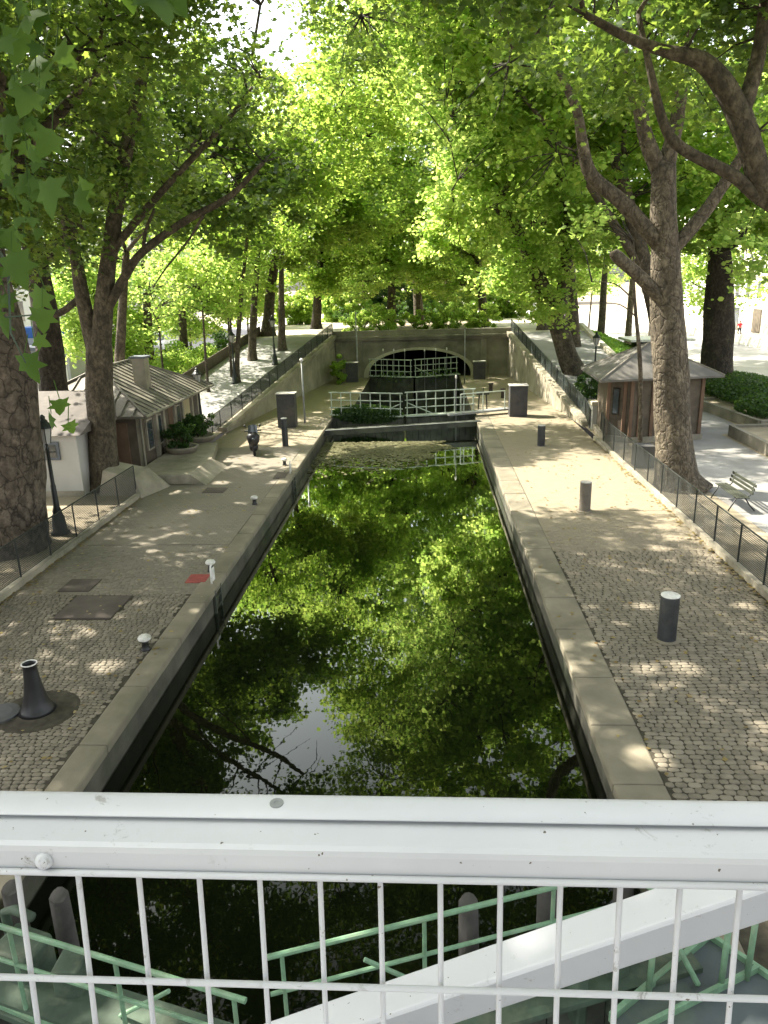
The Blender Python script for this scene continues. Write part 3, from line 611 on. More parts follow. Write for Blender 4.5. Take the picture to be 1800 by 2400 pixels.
# ------------------------------------------------------------------ the footbridge railing in front (about 1.4 x arm's length)
S = 1.4; RB = (0., 0., CAM[2])
def R_(px, py, y=None, z=None):      # point on the plane y or z (given in metres from the eye before scaling)
    p = P(px, py, CAM[2]+z) if z is not None else Yp(px, py, y)
    return Vector((p[0]*S, p[1]*S, CAM[2]+(p[2]-CAM[2])*S))
zt = CAM[2]-.46*S
t = thing('bridge_railing', (0, .8, 5.4), 'white painted footbridge railing with wire mesh across the foreground', 'railing')
X0, X1 = -2.6, 2.6
yb, yf = .59*S, .557*S
mb = MB(); r = .0065*S    # handrail: flat bar with a rounded front edge
prof = [(yb, zt-.012), (yb-.004, zt-.002), (yb-.012, zt), (yf+.02, zt-.001), (yf+.008, zt-.002), (yf+.002, zt-.005), (yf, zt-.006), (yf+.002, zt-.008), (yf+.012, zt-.009), (yb, zt-.009)]
mb.add([(X0, y, z) for y, z in prof]+[(X1, y, z) for y, z in prof], [tuple(range(9, -1, -1)), tuple(range(10, 20))]+[(i, (i+1) % 10, 10+(i+1) % 10, 10+i) for i in range(10)])
mb.build('handrail', 'bridge', t, smooth=True)
y2 = .524*S; zb2 = zt-.012; zlow = R_(900, 2055, y=.524).z; BH = zb2-zlow
mb = MB(); prof = [(yb-.02, zb2), (y2+.008, zb2), (y2+.002, zb2-.003), (y2, zb2-.010), (y2+.001, zb2-BH), (yb-.02, zb2-BH)]
n = len(prof); mb.add([(X0, y, z) for y, z in prof]+[(X1, y, z) for y, z in prof], [tuple(range(n-1, -1, -1)), tuple(range(n, 2*n))]+[(i, (i+1) % n, n+(i+1) % n, n+i) for i in range(n)])
box = mb.build('box_rail', 'bridge', t, smooth=False)
MB().bb(X0, X1, yf+.012, yb-.012, zb2, zt-.009).build('gap_shade_strip', 'black', t)  # black strip draws the shaded gap between handrail and box rail
p = R_(103, 2018, y=.523)
mb = MB(); k = len(mb.v)
for j in range(6):
    rr = .0115*math.cos(j/5*PI/2*.98); yy = -.010*math.sin(j/5*PI/2)
    for i in range(20): mb.v.append((p.x+rr*math.cos(2*PI*i/20), y2+yy, p.z+rr*math.sin(2*PI*i/20)))
for j in range(5):
    for i in range(20): mb.f.append((j*20+i, j*20+(i+1) % 20, (j+1)*20+(i+1) % 20, (j+1)*20+i))
mb.build('rivet', 'bridge', box, smooth=True)
p = R_(648, 1877, z=-.458); mb = MB(); mb.lathe((p.x, p.y, zt-.0015), [(.0095, 0), (.009, .002), (.004, .0025), (.003, .001)], 14); mb.build('screw', 'grey_metal', t)
# mesh panel: leans outwards at the top
lean = math.tan(math.radians(5.1)); zw = zlow+.0
def wy(z): return y2+.004-(zw-z)*lean
mb = MB()
for px in [30+143.2*i for i in range(-14, 27)]:
    x = R_(px, 2065, y=.522).x; rr = .0036*S*.72
    mb.tube([(x, wy(zw)+.012, zw+.004), (x, wy(zw)+.006, zw-.004), (x, wy(5.5), 5.5)], rr, 8)
wires = mb.build('mesh_wires', 'bridge', t, smooth=True)
mb = MB()
for py in (2085, 2320):
    z = R_(900, py, y=.51).z; mb.tube([(X0, wy(z)-.007, z), (X1, wy(z)-.007, z)], .0036*S*.85, 10)
z = R_(900, 2320, y=.48).z-.14
while z > 5.5: mb.tube([(X0, wy(z)-.007, z), (X1, wy(z)-.007, z)], .005, 8); z -= .14
mb.build('cross_wires', 'bridge', t, smooth=True)
# walkway slab under the photographer
t2 = thing('footbridge', (0, 0, 5.4), 'white steel footbridge deck under the foreground railing', 'bridge'); MB().bb(-9, 9, -1.6, .66, 5.15, 5.4).build('deck', 'bridge', t2)
# sloping angle bar outside the mesh
p1, p2 = R_(900, 2337, y=.9), R_(1660, 2077, y=.9); d = (p2-p1).normalized()
q1, q2 = R_(900, 2397, y=.86), R_(1741, 2106, y=.86)
a = p1-d*2.0; b_ = p1+d*1.6
def off(v, dy, dz): return tuple(Vector(v)+Vector((0, dy, dz)))
t = thing('bridge_girder', tuple(p1), 'sloping white steel girder just outside the mesh, rising to the right', 'girder')
w0 = .052; h0 = .098
mb = MB(); prof = [(0.04, 0), (-.035, -.012), (-.04, -.02), (-.035, -.105), (.04, -.105)]
n = len(prof); mb.add([off(a, y, z) for y, z in prof]+[off(b_, y, z) for y, z in prof], [tuple(range(n-1, -1, -1)), tuple(range(n, 2*n))]+[(i, (i+1) % n, n+(i+1) % n, n+i) for i in range(n)])
mb.build('beam', 'bridge', t, bevel=.004)

# ------------------------------------------------------------------ railings with netting
def mesh_rail(name, pts, h, label, cat='railing', step=1.6, net='netting', group=None, rr=.022, z=None):
    t = thing(name, pts[0], label, cat, group); V = [Vector(p) for p in pts]; up = Vector((0, 0, h))
    MB().tube([v+up for v in V], rr, 8).build('top_rail', 'dark_metal', t)
    MB().tube([v+Vector((0, 0, .08)) for v in V], .012, 6).build('bottom_rail', 'dark_metal', t)
    L = 0
    for a, b_ in zip(V, V[1:]):
        n = max(1, round((b_-a).length/step))
        for i in range(n+(1 if b_ is V[-1] else 0)):
            p = a.lerp(b_, i/n); MB().tube([p, p+up], .024, 6).build('post', 'dark_metal', t)
    uv_quad_panel('netting', net, t, [(tuple(a+Vector((0, 0, .08))), tuple(b_+Vector((0, 0, .08))), h-.1) for a, b_ in zip(V, V[1:])])
    return t
mesh_rail('mesh_railing', [(8.2, 34.9, .12), (7.95, 33.2, .12), (7.87, 31, .12), (7.86, 26, .12), (7.86, 18, .12), (7.86, 6, .12)], 1.05, 'low dark railing with wire netting along the right kerb, from the kiosk toward the viewer')
mesh_rail('mesh_railing', [(-10.42, 25.1, .12), (-10.42, 6, .12)], 1.05, 'low dark railing with wire netting along the left kerb, in front of the big trunks')
mesh_rail('mesh_railing', [(8.0, 36.4, .12), (8.1, 38, .40), (6.7, 60, 3.4)], .9, 'dark netted railing climbing the right ramp to the tunnel', net='netting_dense')
mesh_rail('mesh_railing', [(-10.7, 34.6, .12), (-10.5, 37, .3), (-7.35, 60, 3.4)], .9, 'dark netted railing climbing the left ramp to the tunnel', net='netting_dense')
t = thing('ramp_fence', (-15.8, 37, .1), 'solid brown fence along the outer side of the left ramp', 'fence')
MB().wall((-15.9, 36.5), (-13.6, 62), (.1, 3.3), (1.0, 4.1), .08).build('panel', 'brown_wood', t)
t = thing('low_wall', (12.6, 37, .1), 'low mossy stone wall along the outer side of the right ramp', 'wall')
MB().wall((12.7, 38.5), (12.5, 62), (.1, 3.3), (.6, 3.8), .35).build('wall', 'light_stone', t, bevel=.03)
t = thing('stone_pillar', (8.35, 36.5, 0), 'square pale stone pillar at the foot of the right ramp railing', 'pillar')
MB().bb(8.06, 8.66, 36.2, 36.9, 0, 1.25).build('shaft', 'render_white', t, bevel=.02); MB().bb(8.0, 8.72, 36.14, 36.96, 1.25, 1.45).build('cap', 'light_stone', t, bevel=.02)

# ------------------------------------------------------------------ quay furniture
def bollard(loc, r, h, mat, capmat, label, lean=0):
    t = thing('bollard', loc, label, 'bollard', 'tall cylinder bollards on the quays'); x, y, z = loc
    MB().lathe(loc, [(r*1.05, 0), (r, .03), (r, h-.05), (r*.97, h-.03)], 24).build('post', mat, t, smooth=False)
    MB().lathe((x, y, z+h-.03), [(r*1.02, 0), (r*1.02, .012), (r*.94, .022), (r*.2, .03)], 24).build('cap', capmat, t)
    MB().lathe((x, y, z), [(r*1.5, .0), (r*1.5, .015), (r*1.05, .02)], 20).build('base', 'coping', t); t.rotation_euler = (0, lean, 0)
bollard((4.89, 14.03, 0), .185, 1.0, 'bollard', 'white', 'nearest dark cylinder bollard with white top, on the right quay cobbles')
bollard((5.06, 23.03, 0), .18, .98, 'bollard_tan', 'dull_cap', 'paler brown cylinder bollard in the sunny patch of the right quay')
bollard((5.15, 33.0, 0), .17, .95, 'bollard', 'dull_cap', 'dark pale-topped bollard on the right quay beyond the sunny patch')
bollard((-6.56, 33.6, 0), .14, 1.35, 'bollard', 'white', 'slim dark bollard with white top on the left quay')
for k, (x, y, s_) in enumerate([(-5.84, 13.53, 1.1), (-5.69, 17.9, 1.05), (-5.91, 24.1, 1), (-5.92, 29.86, 1)]):
    t = thing('mooring_bollard', (x, y, 0), ['nearest small mushroom mooring post with white cap on the left quay', 'small mooring post with white cap behind the red plate', 'small white-capped mooring post, third along the left quay edge', 'farthest small white-capped mooring post on the left quay edge'][k], 'mooring post', 'small mooring posts on the left quay')
    MB().lathe((x, y, 0), [(.10*s_, 0), (.09*s_, .02), (.07*s_, .06), (.065*s_, .16), (.08*s_, .2)], 16).build('stem', 'black', t, smooth=True)
    MB().lathe((x, y, .19*s_), [(.085*s_, 0), (.12*s_, .025), (.125*s_, .06), (.10*s_, .10), (.03, .115)], 18).build('cap', 'white', t, smooth=True)
# flared capstan post with dark apron
t = thing('flared_post', (-6.95, 11.2, 0), 'hollow black flared post on the left quay in the bottom left', 'post')
prof = [(.33, 0), (.27, .06), (.21, .22), (.165, .42), (.135, .62), (.12, .80), (.118, .90), (.135, .93), (.115, .93), (.10, .90), (.098, .35)]
MB().lathe((-6.95, 11.2, 0.01), prof, 28).build('shaft', 'black', t, smooth=True)
MB().tube([(-6.95+.126*math.cos(a*PI/12), 11.2+.126*math.sin(a*PI/12), .945) for a in range(25)], .012, 8).build('rim', 'white', t, smooth=True)
MB().lathe((-6.95, 11.2, 0), [(.72, -.005), (.66, .012), (.3, .02)], 24).build('apron', 'joint', t)
MB().lathe((-7.55, 11.05, 0), [(.34, 0), (.33, .05), (.2, .06)], 14).build('cover_plate', 'bollard', t)
def cabinet(c, d, rz, label, group='grey control cabinets on the quays'):
    t = thing('control_cabinet', (c[0], c[1], 0), label, 'cabinet', group); w_, l, h = d
    MB().box((c[0], c[1], h/2), d, rz).build('body', 'cabinet', t, bevel=.015); MB().box((c[0], c[1], h+.035), (w_+.08, l+.08, .05), rz).build('lid', 'dull_cap', t, bevel=.01)
    MB().box((c[0]-math.sin(-rz)*0, c[1]-l/2-.006, h*.55), (w_*.86, .012, h*.8), 0).build('door', 'cabinet', t) if rz == 0 else None
cabinet((-7.35, 38.7, 0), (.95, .7, 1.75), 0, 'tall grey control cabinet on the left quay before the far gates')
cabinet((5.05, 41.0, 0), (.95, .8, 1.65), 0, 'tall grey control cabinet on the right quay before the ramp wall')
cabinet((-5.65, 57.3, 0), (.9, .7, 1.45), 0, 'grey control cabinet against the tunnel wall, left of the arch')
cabinet((4.1, 57.7, 0), (.9, .7, 1.3), 0, 'grey control cabinet at the right foot of the tunnel arch')
for k, (x, y, h, r) in enumerate([(-6.6, 39.7, 3.3, .06), (-5.25, 57.6, 5.2, .07), (2.85, 55, 3.9, .04)]):
    t = thing('steel_pole', (x, y, 0), ['slender grey pole beside the tall cabinet on the left quay', 'tall thin pale pole in front of the tunnel, left of the arch', 'thin pale pole at the right side of the tunnel arch'][k], 'pole')
    MB().tube([(x, y, 0), (x, y, h*.5), (x, y, h)], [r, r*.85, r*.7], 10).build('pole', 'grey_metal', t, smooth=True)
    if k == 0: MB().lathe((x, y, h), [(.05, 0), (.1, .04), (.1, .12), (.03, .18)], 12).build('lamp_head', 'white', t, smooth=True)
for k, (x, y) in enumerate([(4.35, 50.2), (4.9, 47.6)]):
    t = thing('short_bollard', (x, y, 0), ['short rusty bollard by the far right chamber edge, the farther one', 'short rusty bollard by the far right chamber edge, the nearer one'][k], 'bollard')
    MB().lathe((x, y, 0), [(.13, 0), (.12, .5), (.17, .55), (.17, .62), (.05, .64)], 14).build('post', 'rust', t, smooth=True)
t = thing('lock_windlass', (3.3, 43.3, 0), 'small dark winding gear on legs beside the right end of the far gates', 'windlass')
for dx in (-.25, .25): MB().tube([(3.3+dx, 43.3, 0), (3.3+dx*.8, 43.3, .9)], .04, 6).build('leg', 'black', t)
MB().box((3.3, 43.3, .95), (.75, .25, .18)).build('gearbox', 'dark_metal', t, bevel=.02); MB().tube([(3.3, 43.2, 1.0), (3.3, 43.0, 1.0), (3.3, 43.0, 1.3)], .025, 6).build('crank', 'black', t)
# red plate, ladder post, iron covers
for nm, mt, x0, x1, y0, y1, lab in (('red_plate', 'red', -6.15, -5.62, 17.1, 17.65, 'faded red painted plate set in the left quay edge'),
      ('access_cover', 'rust', -8.55, -7.2, 15.0, 16.27, 'large rusty iron cover plate in the left quay cobbles'), ('access_cover', 'rust', -9.2, -8.4, 16.55, 17.35, 'smaller iron cover plate behind the large one on the left quay'),
      ('access_cover', 'rust', -8.2, -7.4, 25.6, 26.3, 'small iron cover plate near the steps of the lock house'), ('access_cover', 'rust', -5.98, -5.5, 27.6, 28.6, 'reddish plate at the far left quay edge beside the farthest mooring post')):
    tag(MB().bb(x0, x1, y0, y1, -.02, .018).build(nm, mt, None, bevel=.006), lab, 'cover plate')
for k, y in enumerate((16.95, 28.3)):
    t = thing('ladder', (XL, y, 0), ['short white ladder post at the quay edge beside the red plate', 'pale ladder post at the far left quay edge'][k], 'ladder')
    MB().tube([(XL-.12, y+.05, -.05), (XL-.12, y+.05, .4), (XL-.12, y+.08, .48), (XL-.12, y+.2, .48)], .025, 8).build('stile', 'white', t, smooth=True)
    MB().box((XL-.14, y+.3, .18), (.03, .18, .34)).build('plate', 'white', t, bevel=.01)
    mb = MB(); mb.bb(XL-.01, XL+.05, y-.28, y-.22, -1.2, -.05); mb.bb(XL-.01, XL+.05, y+.22, y+.28, -1.2, -.05)
    for z in (-.55, -.3, -.1): mb.tube([(XL+.03, y-.22, z), (XL+.03, y+.22, z)], .015, 6)
    mb.build('rungs', 'gate_wood', t)
# lamps
def lamp(loc, label, h=3.2, first=[None]):
    if first[0] is None:
        t = local('street_lamp', label, 'street lamp', 'old style lantern lamps')
        MB().lathe((0, 0, 0), [(.26, 0), (.26, .06), (.2, .1), (.17, .5), (.12, .62), (.13, .66), (.085, .8), (.07, 1.4), (.055, 1.46), (.05, 2.4), (.07, 2.44), (.04, 2.5), (.04, 2.6)], 14).build('post', 'dark_metal', t, smooth=True)
        MB().beam((-.22, 0, 2.36), (.22, 0, 2.36), .03, .03).build('ladder_bar', 'dark_metal', t)
        MB().lathe((0, 0, 2.6), [(.12, 0), (.2, .42), (.2, .43)], 6).build('lantern_glass', 'render_white', t)
        MB().lathe((0, 0, 3.03), [(.27, 0), (.24, .05), (.12, .16), (.13, .18), (.07, .24), (.08, .30), (.02, .36)], 12).build('lantern_roof', 'dark_metal', t, smooth=False)
        mb = MB()
        for j in range(6):
            a = 2*PI*j/6; mb.tube([(.125*math.cos(a), .125*math.sin(a), 2.6), (.21*math.cos(a), .21*math.sin(a), 3.03)], .012, 5)
        mb.build('lantern_frame', 'dark_metal', t); first[0] = t; place(t, loc, 0, h/3.3); return t
    return dup(first[0], loc, 0, label, h/3.3)
lamp((-11.15, 20.8, .1), 'black street lamp between the two big left trunks', 3.55)
lamp((-11.45, 36.9, .1), 'street lamp at the far corner of the left lock house', 3.2)
lamp((-12.0, 46.4, 1.4), 'street lamp on the left ramp, the nearer one', 3.2)
lamp((-10.3, 51.0, 2.05), 'street lamp on the left ramp, just behind its railing', 3.2)
lamp((10.1, 45.4, .95), 'street lamp behind the right kiosk roof', 3.1)
# bench
t = local('park_bench', 'green slatted double bench on the right path facing the canal', 'bench')
for x in (-.72, .72):
    mb = MB(); mb.tube([(x, -.42, 0), (x, -.3, .22), (x, -.2, .42), (x, .12, .44), (x, .2, .5), (x, .3, .88)], .022, 8); mb.tube([(x, .38, 0), (x, .2, .2), (x, .05, .43)], .022, 8); mb.build('leg', 'dark_metal', t, smooth=True)
mb = MB()
for i in range(4): mb.box((0, -.22+i*.1, .46), (1.8, .085, .03))
mb.build('seat', 'wood_dark', t, bevel=.008)
mb = MB()
for i in range(3): mb.beam((-.9, .2+.035*i, .60+i*.115), (.9, .2+.035*i, .60+i*.115), .03, .09)
mb.build('backrest', 'wood_dark', t, bevel=.008)
place(t, (9.75, 23.2, .12), -PI/2)
# scooter
t = local('motor_scooter', 'black motor scooter parked on the left quay, seen from the front', 'scooter')
def wheel(y, z, r, par):
    mb = MB(); k = []
    for i in range(24):
        a = 2*PI*i/24; k.append((0, y+r*math.cos(a), z+r*math.sin(a)))
    mb.tube(k+[k[0]], .055, 8); wh = mb.build('wheel', 'tyre', par, smooth=True); mb = MB(); mb.v = []; mb.tube([(-.03, y, z), (.03, y, z)], r*.65, 16); mb.build('rim', 'grey_metal', wh)
wheel(-.6, .24, .2, t); wheel(.6, .24, .2, t)
MB().tube([(0, -.62, .42), (0, -.56, .6), (0, -.5, .85), (0, -.45, 1.02)], [.10, .24, .30, .16], 12).build('front_shield', 'black', t, smooth=True)
MB().tube([(0, -.78, .36), (0, -.6, .48), (0, -.42, .36)], [.05, .09, .05], 10).build('mudguard', 'black', t, smooth=True)
MB().tube([(0, -.4, .32), (0, 0, .28), (0, .3, .5), (0, .75, .62), (0, .95, .62)], [.18, .2, .22, .2, .08], 12).build('body', 'black', t, smooth=True)
MB().tube([(0, .0, .76), (0, .3, .80), (0, .75, .84)], [.12, .17, .12], 12).build('seat', 'tyre', t, smooth=True)
MB().tube([(-.36, -.3, 1.06), (-.2, -.42, 1.1), (.2, -.42, 1.1), (.36, -.3, 1.06)], .03, 8).build('handlebar', 'black', t, smooth=True)
mb = MB(); mb.add([(-.22, -.52, 1.0), (.22, -.52, 1.0), (.19, -.44, 1.34), (-.19, -.44, 1.34), (0, -.56, 1.0), (0, -.48, 1.38)], [(0, 4, 5, 3), (4, 1, 2, 5)]); mb.build('windscreen', 'glass', t, smooth=True)
for x in (-.26, .26):
    MB().tube([(x, -.4, 1.1), (x*1.2, -.42, 1.3)], .01, 6).build('mirror_stalk', 'black', t); MB().lathe((x*1.25, -.42, 1.27), [(.02, 0), (.06, .03), (.06, .08), (.02, .11)], 10).build('mirror', 'black', t, smooth=True)
MB().lathe((0, -.80, .78), [(.03, -.06), (.08, -.02), (.08, .03), (.03, .07)], 12).build('headlight', 'glass', t, smooth=True)
place(t, (-7.75, 32.3, 0), .25)

# ------------------------------------------------------------------ lock-keeper's house (left)
t = thing('lock_house', (-13.5, 31, 0), 'single storey lock house with brown panelled walls and ribbed metal roof on the left', 'house')
hx0, hx1, hy0, hy1, ez = -16.2, -11.55, 28.6, 36.6, 2.45
MB().bb(hx0, hx1, hy0, hy1, 0, ez).build('wall', 'brown_wood', t)
rx0, rx1, ry0, ry1 = -17.0, -10.9, 28.0, 37.6; ra, rb = (-13.9, 31.2, 4.0), (-13.9, 34.6, 4.0)
A = [(rx0, ry0, ez), (rx1, ry0, ez), (rx1, ry1, ez), (rx0, ry1, ez), ra, rb]
rf = MB().add(A+[(x, y, z-.1) for x, y, z in A[:4]], [(0, 1, 4), (1, 2, 5, 4), (2, 3, 5), (3, 0, 4, 5), (0, 6, 7, 1), (1, 7, 8, 2), (2, 8, 9, 3), (3, 9, 6, 0), (9, 8, 7, 6)]).build('roof', 'zinc', t)
mb = MB()     # standing seams on the two visible slopes, each from eave up to hip or ridge
def onhip(p, q, s): return Vector(p).lerp(Vector(q), s)
for i in range(1, 20):
    y = ry0+(ry1-ry0)*i/20; e = Vector((rx1, y, ez+.02))
    if y < ra[1]: s_ = (y-ry0)/(ra[1]-ry0); top = onhip((rx1, ry0, ez), ra, s_)
    elif y > rb[1]: s_ = (ry1-y)/(ry1-rb[1]); top = onhip((rx1, ry1, ez), rb, s_)
    else: top = Vector((ra[0], y, ra[2]))
    mb.beam(e, top+Vector((0, 0, .02)), .035, .07)
for i in range(1, 12):
    x = rx0+(rx1-rx0)*i/12; e = Vector((x, ry0, ez+.02)); s_ = (x-rx0)/(ra[0]-rx0) if x < ra[0] else (rx1-x)/(rx1-ra[0])
    top = onhip((rx0 if x < ra[0] else rx1, ry0, ez), ra, s_); mb.beam(e, top+Vector((0, 0, .02)), .035, .07)
for a, b_ in (((rx1, ry0, ez), ra), ((rx1, ry1, ez), rb), ((rx0, ry0, ez), ra), (ra, rb)): mb.beam(Vector(a)+Vector((0, 0, .04)), Vector(b_)+Vector((0, 0, .04)), .09, .07)
mb.build('seams', 'zinc', rf)
ch = MB().bb(-12.6, -12.05, 31.6, 32.15, 2.9, 4.35).build('chimney', 'concrete', rf, bevel=.01); MB().bb(-12.68, -11.97, 31.52, 32.23, 4.35, 4.43).build('cap', 'slate', ch)
for y in (28.75, 30.6, 31.5, 33.0, 34.1, 35.6, 36.45): MB().bb(hx1-.02, hx1+.16, y-.11, y+.11, 0, ez-.02).build('pilaster', 'concrete', t, bevel=.01)
MB().tube([(rx1+.03, ry0, ez-.04), (rx1+.03, ry1, ez-.04)], .06, 8).build('gutter', 'zinc', t); MB().tube([(hx1+.2, 28.6, ez-.1), (hx1+.2, 28.6, .1)], .04, 8).build('downpipe', 'zinc', t)
for y0, y1, m_, nm in ((31.65, 32.25, 'brown_wood', 'shutter'), (32.3, 32.9, 'door_brown', 'door'), (34.3, 35.4, 'tan_wall', 'panel')):
    o = MB().bb(hx1, hx1+.06, y0, y1, .15, 2.15).build(nm, m_, t)
    if nm == 'door': MB().lathe((hx1+.1, y0+.1, 1.0), [(.03, 0), (.03, .06)], 8).build('handle', 'grey_metal', o)
for y0, y1 in ((29.5, 30.2), (30.75, 31.3), (33.3, 33.9)):
    f = MB().bb(hx1, hx1+.08, y0, y1, .75, 2.05).build('window', 'concrete', t); MB().bb(hx1+.07, hx1+.095, y0+.08, y1-.08, .83, 1.97).build('pane', 'glass', f)
d_ = MB().bb(-12.9, -11.9, hy0-.07, hy0, .1, 2.1).build('door', 'door_brown', t)
t = thing('annex', (-15, 26.8, 0), 'plain white rendered annex with small window behind the big left trunk', 'building')
MB().bb(-18.5, -12.3, 25.0, 28.3, .0, 2.35).build('wall', 'render_white', t)
MB().add([(-19, 24.7, 2.36), (-12.0, 24.7, 2.36), (-12.0, 27.95, 3.5), (-19, 27.95, 3.5), (-12.0, 27.95, 2.36), (-19, 27.95, 2.36)], [(0, 1, 2, 3), (1, 4, 2), (3, 5, 0), (2, 4, 5, 3)]).build('roof', 'brown_roof', t)
f = MB().bb(-13.55, -12.95, 24.93, 25.0, 1.45, 2.1).build('window', 'slate', t); MB().bb(-13.45, -13.05, 24.915, 24.935, 1.55, 2.0).build('pane', 'glass', f)
MB().bb(-18.5, -12.28, 24.97, 25.0, 0, .3).build('plinth', 'concrete', t)
# steps and planters by the house
t = thing('stone_steps', (-9.6, 27.8, 0), 'low mossy stone step block with sloping side in front of the lock house', 'steps')
MB().prism([(-11.3, 26.9), (-9.0, 26.9), (-8.9, 29.6), (-9.6, 33), (-11.3, 33)], 0, .38).build('block', 'concrete', t, bevel=.03)
MB().add([(-9.0, 26.9, .38), (-8.9, 29.6, .38), (-8.35, 26.7, 0), (-8.35, 29.9, 0), (-9.0, 26.9, 0), (-8.9, 29.6, 0)], [(0, 1, 3, 2), (0, 2, 4), (1, 5, 3)]).build('sloping_side', 'concrete', t)
t = thing('stone_wedge', (-10.6, 25.4, 0), 'sloping pale stone slab where the left railing ends', 'stone block')
MB().add([(-11.6, 25.2, 1.0), (-10.45, 25.2, .7), (-10.45, 26.6, .75), (-11.6, 26.6, 1.0), (-11.8, 25.0, 0), (-10.2, 25.0, 0), (-9.7, 26.7, 0), (-11.8, 26.8, 0)], [(0, 1, 2, 3), (0, 4, 5, 1), (1, 5, 6, 2), (2, 6, 7, 3), (3, 7, 4, 0)]).build('slab', 'concrete', t, bevel=.03)
def shrub(c, rd, n, label, mat='bush', size=.12, group=None, name='shrub', stems=7):
    t = thing(name, (c[0], c[1], max(0, c[2]-rd[2])), label, 'shrub', group); mb = MB()
    for i in range(stems):
        a = random.uniform(0, 6.28); e = (c[0]+rd[0]*.6*math.cos(a), c[1]+rd[1]*.6*math.sin(a), c[2]+rd[2]*random.uniform(.2, .7))
        mb.tube([(c[0]+.1*rd[0]*math.cos(a), c[1]+.1*rd[1]*math.sin(a), c[2]-rd[2]), e], [.025, .008], 5)
    mb.build('stems', 'bark_dark', t)
    k = max(6, n//70); cen = ball(k)*np.array(rd)+np.array(c); cen[:, 2] = np.maximum(cen[:, 2], c[2]-rd[2]*.75); L = []
    for q in cen: L.append(ball(70)*np.array((.34, .34, .25))*max(.6, min(rd)/1.2)+q)
    q = np.concatenate(L); q = q[q[:, 2] > c[2]-rd[2]+.02]; leaves_obj('foliage', q, size, 'quad', mat, t, .8, cull=False); return t
for k, (x, y, r) in enumerate([(-10.6, 31.0, .75), (-10.5, 33.4, .8)]):
    p = thing('planter', (x, y, .38), ['round stone planter in front of the lock house, nearer', 'round stone planter in front of the lock house, farther'][k], 'planter')
    MB().lathe((x, y, .38), [(.6, 0), (.7, .22), (.72, .26), (.6, .26), (.58, .2)], 18).build('bowl', 'concrete', p, smooth=True)
    shrub((x, y, 1.1), (r, r, .6), 1800, ['dark shrub in the nearer stone planter', 'dark shrub in the farther stone planter'][k], size=.10)

# ------------------------------------------------------------------ kiosk (right)
t = thing('kiosk', (10.2, 34.8, 0), 'brown kiosk with a pale pyramid roof behind the right railing', 'kiosk')
W = [(8.15, 33.6), (9.0, 32.95), (12.2, 33.5), (12.5, 36.6), (8.3, 36.4)]
MB().prism(W, 0, 3.0).build('wall', 'brown_wood', t)
E_ = [(7.4, 32.1), (12.95, 33.1), (13.3, 37.6), (7.6, 37.2)]; ap = (10.1, 34.8, 4.3); ez = 2.98
rf = MB().add([(x, y, ez) for x, y in E_]+[ap]+[(x, y, ez-.09) for x, y in E_], [(0, 1, 4), (1, 2, 4), (2, 3, 4), (3, 0, 4), (0, 5, 6, 1), (1, 6, 7, 2), (2, 7, 8, 3), (3, 8, 5, 0), (8, 7, 6, 5)]).build('roof', 'zinc_light', t)
mb = MB()
for x, y in E_: mb.beam((x, y, ez+.02), (ap[0], ap[1], ap[2]+.02), .06, .05)
mb.build('hip_rolls', 'zinc', rf)
def onwall(a, b_, s0, s1, z0, z1, proud, th=.05):
    a, b_ = Vector((*a, 0)), Vector((*b_, 0)); d = (b_-a).normalized(); nn = Vector((d.y, -d.x, 0)); p = a.lerp(b_, s0)+nn*proud; q = a.lerp(b_, s1)+nn*proud
    return MB().wall(p[:2], q[:2], z0, z1, th)
f = onwall(W[1], W[2], .35, .62, 1.35, 2.35, .02).build('window', 'bark_dark', t); onwall(W[1], W[2], .38, .59, 1.42, 2.28, .05, .02).build('pane', 'glass', f)
f = onwall(W[1], W[2], .72, .92, .1, 2.3, .02).build('door', 'brown_wood', t)
f = onwall(W[0], W[1], .2, .5, 1.3, 2.5, .02).build('window', 'bark_dark', t); onwall(W[0], W[1], .24, .46, 1.36, 2.44, .05, .02).build('pane', 'glass', f)
mb = MB()
for a, b_, ss in ((W[0], W[1], (0, .7, 1)), (W[1], W[2], (.12, .3, .67, 1))):
    for s_ in ss:
        p = Vector(a).lerp(Vector(b_), s_); MB().bb(p.x-.07, p.x+.07, p.y-.09, p.y+.02, 0, 2.9).build('batten', 'door_brown', t)
mb = MB()
for s_ in (.05, .95): p = Vector(W[1]).lerp(Vector(W[2]), s_)
mb.prism([(8.0, 33.55), (8.95, 32.82), (12.35, 33.4), (12.65, 36.7), (8.15, 36.5)], 0, .35); mb.build('plinth', 'concrete', t)
# little box + utility things by the big right trunk
tag(MB().bb(8.05, 8.75, 28.2, 28.9, .1, .95).build('utility_box', 'cabinet', None, bevel=.02), 'small grey utility box behind the right railing next to the trunk', 'utility box')
